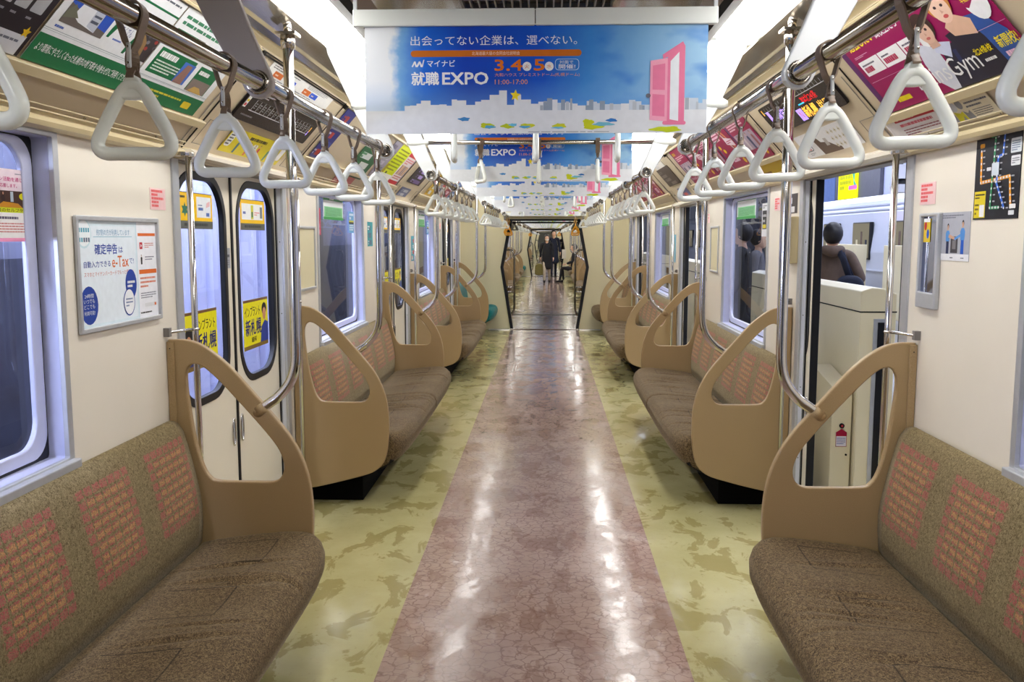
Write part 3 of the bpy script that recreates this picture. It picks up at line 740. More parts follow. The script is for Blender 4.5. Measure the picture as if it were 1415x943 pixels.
def hokuden(kind):
    p = Print(.545 if kind == 'a' else .575, .345, (232, 234, 238))
    G, Y = (10, 110, 66), (226, 200, 40)
    if kind == 'a':
        p.rect(0, 0, 1, .25, G); p.text('より環境にやさしくなった札幌市の地下鉄を今後もぜひご利用ください', .04, .10, .96, .175, W_, .01)
        p.rect(0, .30, 1, .305, (150, 160, 170)); p.rect(0, .285, 1, .288, (150, 160, 170))
        p.rect(.06, .38, .46, .80, (38, 84, 190)); p.poly([(.06, .38), (.46, .38), (.46, .44), (.3, .47), (.06, .56)], (104, 96, 92))
        p.poly([(.13, .47), (.16, .68), (.27, .76), (.36, .66), (.37, .40), (.2, .43)], (228, 230, 236)); p.poly([(.27, .76), (.36, .66), (.37, .40), (.28, .43)], (190, 196, 210))
        for i in range(4): p.rect(.285, .47 + i * .055, .355, .495 + i * .05, (80, 86, 104))
        p.poly([(.06, .48), (.10, .56), (.14, .5), (.18, .46), (.06, .42)], (110, 112, 96))
        p.lines(.06, .32, .22, .365, 1, (80, 110, 190), 1)
        p.poly([(.49, .42), (.515, .42), (.55, .6), (.545, .66), (.51, .64), (.49, .5)], G); p.ell(.565, .64, .022, .05, Y, a0=180, a1=360)
        p.text('ほくでん', .57, .49, .70, .57, (60, 70, 150)); p.lines(.56, .41, .66, .445, 1, (90, 120, 200), 2)
        p.poly([(.72, .34), (.745, .34), (.79, .52), (.785, .58), (.75, .56), (.72, .42)], G); p.ell(.80, .575, .02, .045, Y, a0=180, a1=360)
        p.rect(.80, .34, 1, .76, (58, 52, 56)); p.poly([(.80, .34), (.92, .34), (.88, .52), (.80, .6)], (150, 120, 80))
        for i in range(9): p.ell(.83 + .02 * i, .44 + .03 * (i * 7 % 9), .018, .02, [(120, 118, 126), (160, 60, 56), (90, 86, 94)][i % 3])
        p.rect(.42, .84, 1, .86, G); p.lines(.3, .89, .95, .97, 2, (90, 96, 110), 5); p.rect(0, .995, 1, 1, K_)
    else:
        p.rect(0, 0, 1, .20, G); p.lines(.08, .06, .7, .15, 2, (214, 206, 60), 4); p.rr(.74, .05, .86, .13, .01, Y)
        p.rect(0, .235, 1, .24, (150, 160, 170)); p.rect(0, .225, 1, .228, (150, 160, 170))
        p.rect(.05, .28, .55, .56, G); p.lines(.08, .45, .46, .53, 1, W_, 7, .75); p.lines(.08, .31, .42, .44, 4, (226, 238, 230), 8)
        p.rect(.40, .28, .56, .52, (66, 110, 196)); p.poly([(.41, .28), (.53, .28), (.52, .50), (.45, .50)], (150, 112, 100))
        p.rect(.62, .25, .92, .55, G); p.lines(.65, .45, .88, .51, 1, W_, 9, .75); p.rect(.63, .25, .91, .40, (132, 118, 112)); p.poly([(.66, .25), (.88, .25), (.8, .32), (.72, .32)], (196, 160, 90))
        p.rect(0, .585, 1, .63, (240, 214, 196))
        for u in (.12, .38, .64, .88): p.rr(u, .59, u + .09, .635, .02, (60, 90, 190))
        p.rect(.05, .66, .45, .78, G); p.lines(.08, .68, .3, .755, 1, W_, 11, .8); p.rect(.34, .66, .45, .78, (120, 110, 96)); p.rect(.52, .64, .8, .76, G); p.rect(.68, .64, .8, .74, (120, 116, 130))
        p.lines(.05, .82, .95, .95, 2, (60, 130, 96), 12, .5); p.ell(.97, .9, .05, .06, Y)
        p.rect(0, .0, .0, 1, W_) if False else None
    return p
def dark_poster():
    p = Print(.515, .345, (30, 24, 36)); p.rect(0, 0, .97, .17, (214, 216, 224)); p.lines(.5, .05, .93, .14, 2, (110, 114, 130), 3)
    for i in range(5): p.rr(.35 + i * .125, .36, .45 + i * .125, .52, .008, (176, 178, 184)); p.lines(.36 + i * .125, .29, .44 + i * .125, .33, 1, (150, 150, 160), i)
    p.lines(.3, .22, .96, .25, 1, (130, 130, 140), 8); p.poly([(.94 + (.035 if i % 2 == 0 else .017) * math.sin(2 * PI * i / 10), .20 + (.055 if i % 2 == 0 else .025) * math.cos(2 * PI * i / 10)) for i in range(10)], (226, 186, 30))
    p.rr(.70, .62, .78, .67, .006, (220, 220, 226)); p.lines(.6, .7, .95, .9, 4, (206, 206, 214), 14); p.ell(.86, .76, .03, .04, RED); return p
MAG = (150, 0, 84)
def brains():
    p = Print(1.03, .345, MAG)
    p.rect(0, 0, .045, 1, (94, 40, 100)); Y = (246, 226, 20)
    p.text('勉強したい', .09, .77, .32, .90, Y, .02); p.text('高校生たちへ!', .33, .77, .56, .885, W_, .015)
    p.lines(.08, .68, .20, .71, 2, (226, 180, 206), 2)
    for i in range(3):
        u = .075 + i * .175; p.rect(u, .46, u + .168, .64, W_); p.lines(u + .015, .485, u + .15, .55, 1, (176, 30, 80), i + 4, .95); p.lines(u + .015, .57, u + .14, .61, 1, (90, 90, 110), i)
    p.rect(.06, .38, .62, .384, (220, 170, 200)); p.lines(.14, .06, .26, .13, 1, Y, 2, .8)
    X = lambda q: [(min(.617 + (u - .447) * 1.55, 1), max(0, v - .07)) for u, v in q]
    p.poly(X([(.355, .0), (.43, .0), (.44, .50), (.38, .62), (.36, .4)]), (214, 218, 232)); p.poly(X([(.42, .0), (.60, .0), (.60, .38), (.52, .50), (.45, .44)]), (34, 34, 56)); p.poly(X([(.47, .36), (.50, .50), (.445, .56), (.43, .46)]), (206, 212, 236)); p.poly(X([(.48, .30), (.486, .42), (.50, .42), (.494, .28)]), (40, 52, 96))
    p.poly(X([(.43, .5), (.465, .5), (.465, .6), (.43, .6)]), (216, 176, 154)); p.ell(.628, .65, .055, .14, (60, 40, 34)); p.ell(.617, .605, .044, .125, (226, 186, 164)); p.poly([(.575, .67), (.60, .74), (.655, .73), (.668, .65), (.655, .685), (.61, .70)], (60, 40, 34))
    p.poly(X([(.53, .0), (.66, .0), (.66, .44), (.61, .60), (.50, .56)]), (36, 34, 52)); p.poly(X([(.62, .04), (.69, .12), (.68, .40), (.64, .62), (.59, .64), (.61, .42)]), (44, 84, 158))
    p.poly(X([(.53, .52), (.60, .46), (.61, .60), (.56, .72), (.52, .62)]), (228, 186, 158)); p.ell(.775, .78, .066, .18, (206, 132, 62)); p.ell(.775, .72, .050, .15, (238, 200, 178)); p.poly([(.727, .78), (.75, .88), (.81, .88), (.825, .78), (.79, .83), (.755, .83)], (206, 132, 62))
    for u, v in ((.600, .625), (.635, .62), (.758, .74), (.796, .735)): p.ell(u, v, .008, .014, (60, 40, 46))
    p.ell(.615, .535, .013, .014, (196, 100, 96)); p.ell(.78, .635, .014, .018, (206, 90, 90)); p.poly([(.612, .60), (.622, .57), (.610, .565)], (206, 160, 138)); p.poly([(.772, .71), (.786, .675), (.77, .667)], (216, 170, 148))
    p.poly([(.415, .0), (.53, .0), (.47, .16), (.40, .10)], MAG)
    p.text('BrainsGym', .345, .05, .765, .30, W_, .0); p.text('ブレインズジム', .35, .315, .47, .355, Y)
    p.text('北24条校', .765, .215, .86, .285, Y, .015); p.lines(.79, .13, .90, .17, 1, W_, 3, .7); p.text('新開校!', .895, .20, .995, .31, Y, .015); p.lines(.90, .10, .99, .16, 1, (244, 200, 220), 8, .8)
    p.rect(.84, .40, 1, .404, (220, 170, 200)); p.ell(.94, .66, .055, .20, W_); p.poly([(.87, .64), (.88, .70), (1, .84), (1, .74), (.90, .60)], MAG); p.text('早期割引特典!', .885, .655, .985, .72, Y, .01)
    return p
def magenta_small(seed, w=.515):
    p = Print(w, .345, (150, 22, 74)); r = random.Random(seed); Y = (226, 190, 40)
    p.rect(0, 0, .05, 1, (92, 66, 118))
    if seed % 2:
        p.text('新開校!', .08, .84, .36, .93, Y, .02); p.lines(.1, .66, .8, .8, 3, (236, 190, 206), seed, .6); p.rect(.08, .22, .92, .58, (176, 160, 178))
        for i in range(4): p.person(.2 + i * .2, .22, .34, (206, 168, 150), (44, 32, 34), [(40, 40, 60), (214, 200, 206), (60, 70, 110), (150, 90, 90)][i])
        p.text('BrainsGym', .08, .06, .7, .17, (240, 214, 224)); p.ell(.85, .11, .05, .06, Y)
    else:
        p.lines(.08, .62, .5, .9, 4, (240, 200, 214), seed, .6); p.ell(.14, .5, .05, .05, Y); p.ell(.25, .4, .06, .05, Y)
        p.poly([(.50, .95), (.56, .95), (.86, .2), (.82, .16)], (206, 190, 176)); p.poly([(.62, .95), (.70, .93), (.94, .3), (.9, .26)], (214, 140, 80)); p.poly([(.6, .5), (.95, .42), (.95, .58), (.62, .66)], (230, 214, 224))
        p.lines(.64, .5, .93, .58, 2, (180, 40, 90), 3); p.rect(.3, .12, .62, .3, (226, 190, 210)); p.lines(.33, .15, .6, .27, 3, (170, 40, 90), 5); p.ell(.8, .1, .06, .06, Y)
    return p
def line_screen(lit):
    p = Print(1.10, .165, (24, 20, 22), thick=.012, r=.018, rough=.25)
    if lit:
        g = lambda n, c: emit('screen_' + n, C(*c), 1.6)
        V, O, RD, CY = g('violet', (170, 140, 240)), g('amber', (250, 180, 70)), g('red', (220, 36, 40)), g('cyan', (60, 180, 220))
        for i in range(22): p.rect(.05 + i * .042, .80, .052 + i * .042, .93, (190, 190, 190))
        p.rect(.04, .78, .97, .80, (190, 190, 190)); p.rect(.035, .72, .045, .92, O)
        p.text('次は', .60, .52, .66, .72, RD, .02); p.text('北24条', .66, .50, .80, .74, RD); p.rect(.54, .52, .62, .56, CY)
        p.rect(.455, .06, .53, .44, V); p.text('N', .475, .14, .51, .36, (230, 90, 60)); p.text('麻生', .20, .40, .33, .72, V, .03); p.text('行', .34, .42, .40, .68, V, .02)
        p.text('新札幌', .54, .10, .70, .44, O, .03); p.text('出口', .74, .20, .86, .42, O, .02); p.rect(.08, .4, .12, .8, V); p.lines(.06, .1, .14, .3, 2, (120, 120, 126), 3)
    else:
        for i in range(16):
            u = .11 + i * .052; p.poly([(u, .35), (u + .004, .35), (u + .004, .68), (u, .68)], (190, 188, 186)); p.lines(u + .012, .42, u + .034, .62, 3, (150, 150, 150), i)
        p.rect(.09, .34, .94, .365, (200, 198, 196)); p.rect(.10, .69, .94, .695, (120, 118, 118)); p.lines(.05, .78, .3, .92, 2, (170, 168, 166), 2); p.lines(.05, .14, .3, .24, 1, (120, 118, 118), 4)
        p.poly([(.01, .38), (.04, .38), (.04, .72), (.01, .72)], (226, 226, 222)); p.rect(.015, .42, .035, .5, RED); p.rect(.015, .55, .035, .62, (226, 200, 50))
        p.rect(.925, .30, .932, .46, emit('screen_violet', C(170, 140, 240), 1.6)); p.rect(.935, .44, .942, .62, emit('screen_amber', C(250, 180, 70), 1.6))
    return p
def orange_blue(w=1.03):
    p = Print(w, .075, (226, 226, 224))
    for i, c in ((.08, (206, 106, 40)), (.27, (40, 84, 206)), (.52, (206, 106, 40)), (.645, (40, 84, 206))):
        p.rect(i, .22, i + .115, .58, c); p.lines(i + .02, .3, i + .09, .5, 1, (240, 220, 200), 3)
    p.lines(.03, .66, .4, .92, 2, (90, 90, 96), 1); p.lines(.55, .66, .9, .92, 3, (110, 110, 116), 2); p.lines(.08, .06, .9, .17, 1, (130, 130, 136), 5); return p
def yellow_ad(w=.84):
    p = Print(w, .125, (222, 204, 40)); p.lines(.30, .70, .85, .86, 1, (70, 60, 20), 8, .8); p.rr(.01, .25, .09, .9, .02, W_); p.lines(.02, .3, .08, .8, 4, K_, 2)
    for i in range(4): p.person(.20 + i * .17, .05, .6, (224, 180, 150), (70, 46, 40), [(70, 110, 130), (214, 110, 70), (200, 60, 90), (90, 140, 120)][i], k=.9)
    p.rr(.42, .10, .50, .62, .02, W_); p.person(.46, .10, .5, (224, 180, 150), (40, 30, 30), (40, 40, 44)); p.rr(.9, .2, .98, .9, .02, W_); return p
def red_info():
    p = Print(.44, .105, (232, 228, 230)); p.rect(.22, .72, 1, 1, (196, 36, 54)); p.text('地下鉄運行情報', .25, .78, .62, .94, (250, 240, 240), .02); p.text('Subway Service', .65, .80, .95, .92, (250, 220, 220))
    p.lines(.27, .48, .95, .64, 1, (206, 90, 110), 2, .7); p.lines(.27, .12, .95, .42, 3, (150, 80, 96), 3); return p
def beige_manner():
    p = Print(.29, .105, (224, 214, 186)); gr, y = (134, 134, 140), (206, 198, 30)
    p.ell(.17, .62, .09, .18, (196, 198, 206)); p.ell(.33, .66, .07, .18, gr); p.poly([(.10, .05), (.34, .05), (.30, .42), (.24, .35), (.12, .45)], y); p.poly([(.02, .05), (.11, .05), (.10, .35), (.05, .4)], gr)
    p.poly([(.34, .05), (.5, .05), (.46, .4), (.40, .30), (.32, .42)], gr); p.poly([(.2, .05), (.3, .05), (.27, .25)], gr); p.text('いつでも周囲に配慮を', .36, .78, .94, .92, (60, 90, 140)); p.lines(.45, .45, .95, .72, 2, (80, 84, 96), 3); p.lines(.52, .12, .92, .4, 4, (110, 108, 106), 4); return p
def white_trunk():
    p = Print(.80, .135, (222, 222, 224)); p.text('採返', .06, .30, .16, .62, (196, 60, 64), .02)
    p.poly([(.05, .26), (.18, .26), (.20, .32), (.20, .66), (.19, .66), (.19, .33), (.175, .29), (.05, .29)], (50, 50, 60)); p.lines(.08, .08, .18, .2, 2, (140, 142, 150), 3)
    p.poly([(.27, .98), (.33, .98), (.40, .5), (.52, .42), (.60, .2), (.66, .14), (.66, .0), (.32, .0), (.30, .5)], (92, 74, 62)); p.poly([(.46, .3), (.52, .3), (.52, .6), (.47, .62)], (178, 174, 170))
    for r_ in range(3):
        for k in range(5): u = .60 + k * .062; v = .86 - r_ * .27; p.poly([(u, v - .12), (u + .022, v), (u + .045, v - .12), (u + .022, v - .2)], (206, 200, 180)); p.rect(u + .014, v - .12, u + .030, v - .09, (120, 114, 104))
    return p
def etax():
    p = Print(.575, .345, (222, 238, 246), thick=.002); B = (30, 66, 160); O = (226, 110, 40)
    p.rr(.02, .03, .70, .95, .01, (232, 242, 250)); p.rect(.72, .0, 1, 1, (240, 242, 248)); p.rect(.715, 0, .722, 1, (198, 222, 236))
    p.ell(.075, .88, .085, .14, (206, 230, 238)); p.ell(.075, .88, .075, .12, (240, 246, 250))
    for r_ in range(2):
        for i in range(5): p.rect(.02 + i * .025, .89 - r_ * .09, .037 + i * .025, .93 - r_ * .09, (90, 170, 190) if r_ == 0 or i < 2 else (90, 104, 130))
    p.text('約7割の方が利用しています', .22, .86, .63, .92, (90, 150, 190)); p.rect(.18, .845, .66, .85, (120, 180, 206))
    p.text('確定申告', .19, .68, .46, .78, B, .02); p.text('は', .48, .69, .53, .75, B, .01); p.text('自動入力できる', .06, .56, .37, .62, B, .01); p.text('e-Tax', .39, .55, .60, .66, O, .012); p.text('で!', .61, .575, .67, .63, B)
    p.text('スマホとマイナンバーカードでもっと便利に!', .06, .475, .66, .52, (206, 100, 90))
    p.ell(.10, .21, .10, .18, B); p.text('24時間', .05, .28, .15, .32, W_); p.text('いつでも', .04, .23, .16, .27, W_); p.text('どこでも', .04, .18, .16, .22, W_); p.text('利用可能!', .04, .12, .16, .16, W_)
    p.ell(.62, .37, .075, .15, B); p.lines(.57, .33, .67, .41, 2, W_, 3, .6); p.ell(.585, .19, .075, .14, B); p.ell(.585, .19, .068, .128, (244, 246, 250)); p.lines(.54, .14, .63, .24, 3, (120, 140, 180), 4)
    p.rect(.74, .855, .99, .885, O); p.rect(.76, .72, .80, .79, RED); p.poly([(.772, .735), (.772, .775), (.792, .755)], W_); p.lines(.83, .73, .96, .79, 3, (200, 120, 110), 5); p.lines(.83, .60, .96, .65, 2, (120, 120, 140), 6); p.person(.78, .56, .1, (226, 190, 170), K_, K_)
    p.rect(.74, .46, .99, .505, O); p.lines(.75, .31, .97, .44, 3, (226, 130, 100), 7); p.lines(.75, .2, .97, .27, 3, (130, 134, 146), 8); p.rr(.80, .11, .96, .15, .008, (226, 228, 232)); p.rect(.94, .115, .965, .145, O); p.lines(.74, .04, .98, .07, 1, K_, 9); return p
def framed(pr, w, h, m=None):
    f = MB(); t = .016
    f.mesh(curve_solid([rrect(-w / 2, -h / 2, w / 2, h / 2, .004, 1), rrect(-w / 2 + t, -h / 2 + t, w / 2 - t, h / 2 - t, .002, 1)], .012, .003), m or alu_m, smooth=False)
    return fixn(f.build('frame'))
def pink_notice():
    p = Print(.135, .08, (244, 206, 206)) ; 
    for i in range(5): p.lines(.08, .78 - i * .17, .92, .93 - i * .17, 1, (240, 96, 100), i, .75)
    return p
def subway_map():
    p = Print(.285, .27, (20, 20, 30), thick=.002); r = random.Random(2)
    O, G, B = (236, 160, 30), (50, 150, 96), (50, 110, 220)
    def path(pts, c, w=.028):
        for a, b in zip(pts, pts[1:]):
            d = Vector((b[0] - a[0], (b[1] - a[1]))); L = d.length; n_ = Vector((-d.y, d.x)) / L * w / 2
            p.poly([(a[0] + n_.x, a[1] + n_.y), (a[0] - n_.x, a[1] - n_.y), (b[0] - n_.x, b[1] - n_.y), (b[0] + n_.x, b[1] + n_.y)], c)
            k = max(1, int(L / .062))
            for i in range(k + 1):
                q = (a[0] + d.x * i / k, a[1] + d.y * i / k); p.ell(q[0], q[1], .013, .015, (236, 236, 236), 10); p.rect(q[0] + .035, q[1] - .008, q[0] + .085, q[1] + .008, (170, 172, 180))
    path([(.13, .80), (.15, .43), (.80, .47), (.85, .12)], O, .04); path([(.44, .93), (.42, .50), (.40, .13), (.60, .13)], G, .036); path([(.64, .95), (.62, .72), (.53, .70), (.52, .42), (.72, .12)], B, .036)
    p.rr(.09, .835, .20, .885, .02, O); p.rr(.34, .93, .47, .985, .02, G); p.rr(.54, .945, .67, 1.0 - .005, .02, B)
    p.rect(.40, .50, .56, .64, (206, 216, 226)); p.rr(.78, .72, 1.0, .88, .015, (214, 220, 226)); p.lines(.80, .74, .97, .86, 5, (90, 110, 140), 2); p.rr(.80, .58, .99, .69, .015, (226, 228, 232)); p.lines(.82, .6, .97, .67, 3, (100, 104, 116), 4)
    p.rr(.27, .56, .37, .60, .01, (220, 222, 226)); p.rect(.02, .02, .28, .33, (226, 206, 30)); p.rect(.15, .03, .26, .17, (236, 236, 236)); p.lines(.04, .24, .26, .31, 2, K_, 5); p.lines(.04, .05, .13, .2, 3, (110, 96, 20), 6)
    p.text('札幌市営', .72, .94, .97, .985, (220, 222, 226)); p.rr(.83, .11, .96, .16, .01, (236, 236, 236)); p.rr(.80, .04, .92, .09, .01, (226, 228, 232)); return p
def two_men():
    p = Print(.225, .165, (176, 178, 188)); p.rect(0, 0, 1, .14, (234, 234, 238)); p.lines(.06, .87, .78, .96, 2, (110, 112, 124), 2)
    p.rect(.38, .16, .62, .5, (70, 66, 70)); p.rect(.44, .24, .56, .42, (128, 124, 126))
    p.person(.27, .14, .62, (206, 160, 130), K_, (90, 150, 216), (36, 44, 84), k=.8); p.person(.77, .14, .68, (206, 160, 130), K_, (84, 146, 216), (30, 90, 196), k=.8)
    p.poly([(.3, .48), (.56, .42), (.56, .47), (.32, .55)], (206, 160, 130)); p.poly([(.52, .42), (.72, .50), (.70, .55), (.50, .47)], (90, 150, 216)); p.text('STAFF', .38, .04, .56, .09, (70, 74, 90)) if False else p.lines(.38, .04, .56, .09, 1, (70, 74, 90), 3); p.lines(.74, .04, .94, .09, 1, (110, 112, 126), 4); return p
def ribbon_poster():
    p = Print(.36, .205, (246, 226, 236), r=.008); p.rect(.02, .04, .965, .40, (244, 240, 240)); p.text('ピンクリボン活動を通じて', .30, .83, .93, .89, (206, 40, 130), .01); p.text('がん検診を応援します。', .35, .745, .80, .80, (206, 40, 130), .01)
    p.rect(.30, .47, .95, .70, (78, 52, 44)); p.person(.6, .47, .22, (206, 150, 120), (60, 30, 26), (60, 40, 40), long=True); p.rect(.70, .55, .74, .69, (196, 210, 224)); p.ell(.88, .63, .06, .05, (226, 222, 30)); p.ell(.36, .56, .06, .05, (226, 222, 30)); p.poly([(.5, .47), (.86, .47), (.8, .53), (.6, .55)], (206, 140, 30))
    p.rect(.28, .40, .965, .47, (214, 222, 30)); p.text('大切な髪のセルフケア', .33, .41, .93, .46, (96, 88, 30), .01)
    p.lines(.45, .30, .82, .35, 1, (90, 80, 110), 2, .7); p.lines(.45, .12, .93, .27, 4, (210, 130, 130), 3); p.rect(0, 0, 1, .05, (244, 156, 196)); p.text('Lavender', .78, .92, .93, .955, (130, 120, 140)) if False else p.lines(.78, .925, .92, .955, 1, (150, 140, 160), 5); p.rect(.965, .05, 1, .5, (240, 150, 200)); return p
def door_ad(kind):
    if kind in ('top_a', 'top_b'):
        p = Print(.385, .155, (250, 200, 8)); p.rect(0, 0, 1, .22, (96, 98, 92)); p.lines(.15, .06, .9, .16, 1, (50, 52, 46), 2, .8); p.rect(0, .98, 1, 1, (90, 80, 60))
        if kind == 'top_a':
            p.poly([(.18 + (.10 if i % 2 == 0 else .055) * math.sin(2 * PI * i / 12), .52 + (.20 if i % 2 == 0 else .11) * math.cos(2 * PI * i / 12)) for i in range(12)], (40, 110, 84)); p.lines(.06, .82, .3, .9, 1, K_, 3, .7)
            p.rect(.52, .32, .95, .90, (234, 238, 242)); p.lines(.56, .64, .8, .7, 1, (70, 100, 160), 4); p.text('コジマ', .57, .5, .76, .6, (70, 110, 190)) if False else p.lines(.57, .5, .76, .6, 1, (70, 110, 190), 5, .8); p.poly([(.80, .6), (.92, .66), (.92, .8), (.82, .74)], (236, 190, 190)); p.rect(.8, .36, .9, .46, (90, 120, 190))
        else:
            p.rect(.05, .34, .92, .86, (238, 240, 240)); p.lines(.1, .5, .3, .6, 1, (60, 90, 170), 3, .8); p.rect(.42, .36, .52, .82, (210, 206, 60)); p.rect(.44, .42, .50, .6, (60, 120, 90)); p.lines(.56, .48, .78, .62, 2, (226, 110, 120), 4); p.rect(.8, .4, .9, .78, (120, 126, 136))
    else:
        p = Print(.395, .255, (238, 228, 20)); p.rect(0, .95, 1, 1, (120, 84, 50))
        L = kind == 'bot_a'
        p.rect(0, 0, 1, .08, (130, 104, 40))
        if L:
            p.ell(.16, .55, .12, .2, K_); p.ell(.15, .44, .08, .16, (210, 150, 110)); p.poly([(.0, .08), (.3, .08), (.24, .28), (.06, .28)], (30, 44, 120))
            p.text('インプラント', .34, .66, .94, .84, K_, .012); p.text('新札幌', .34, .30, .96, .60, (20, 24, 110), .022); p.text('歯科', .55, .13, .8, .24, K_, .02)
        else:
            p.text('インプラント', .05, .66, .66, .86, K_, .012); p.text('新札幌', .07, .28, .70, .60, (20, 24, 110), .022); p.text('歯科', .3, .13, .5, .24, K_, .02)
            p.ell(.84, .76, .10, .13, K_); p.ell(.84, .66, .07, .13, (210, 150, 110)); p.poly([(.66, .08), (1, .08), (1, .46), (.86, .52), (.72, .4)], (36, 60, 150))
    return p
def green_white(w=.60):
    p = Print(w, .155, (232, 236, 238)); p.rect(0, .86, 1, 1, (40, 140, 80)); p.rect(.04, .10, .96, .58, (130, 196, 140)); p.rect(0, 0, 1, .12, (50, 160, 70)); p.lines(.1, .16, .9, .54, 6, (50, 140, 80), 3); p.lines(.3, .88, .7, .97, 1, W_, 3, .8); return p
def stack_blue(w=.2, h=.17, seed=1):
    p = Print(w, h, (110, 170, 214)); p.lines(.1, .6, .9, .94, 2, (230, 240, 250), seed, .6); p.rect(0, .42, 1, .5, (70, 60, 50)); p.rect(0, .5, 1, .58, (210, 206, 70)); p.lines(.1, .1, .9, .4, 3, (230, 240, 250), seed + 1, .6); return p
def generic(w, h, base, accents, seed, rows=4):
    p = Print(w, h, base); r = random.Random(seed)
    for i in range(rows):
        c = r.choice(accents); u = r.uniform(.03, .5); v = .05 + .9 * i / rows; p.rect(u, v, min(u + r.uniform(.2, .5), .97), v + .6 / rows, c)
        p.lines(max(0.03, u - .2), v, u - .02 if u > .2 else u + .2, v + .6 / rows, 2, r.choice(accents), seed + i, .6)
    return p
def yellow_trio():
    """three hanging sheets side by side: grey, acid yellow, red and white"""
    a = generic(.30, .345, (150, 144, 160), [(110, 104, 124), (186, 180, 196)], 3, 6)
    b = Print(.50, .345, (214, 226, 20)); b.lines(.08, .30, .92, .93, 7, (120, 130, 30), 5, .4); b.rect(0, 0, 1, .2, (226, 228, 224)); b.rect(.3, .2, .42, .26, (40, 44, 40)); b.rect(0, .2, .16, .45, (170, 150, 50))
    c = Print(.44, .345, (226, 220, 222)); c.rect(0, .82, 1, 1, (206, 50, 60)); c.rect(0, 0, 1, .10, (196, 30, 50)); c.lines(.1, .6, .9, .78, 3, (220, 110, 120), 6, .5)
    for i in range(5): c.rect(.12 + i * .16, .28, .22 + i * .16, .56, [(150, 96, 60), (206, 150, 70), (120, 60, 40)][i % 3])
    c.lines(.1, .14, .9, .26, 2, (206, 80, 80), 8); c.rect(.93, 0, 1, 1, (88, 70, 104)); return a, b, c
# ------------------------------------------------------------------ assemble
SIDE = {-1: 'left', 1: 'right'}
ORD = ['nearest', 'second', 'third', 'fourth', 'fifth', 'sixth', 'seventh']
PL = {k: wall for k, wall in ()}
M = {}
def get(key, fn, *a):
    if key not in M: M[key] = fn(*a)
    return M[key]

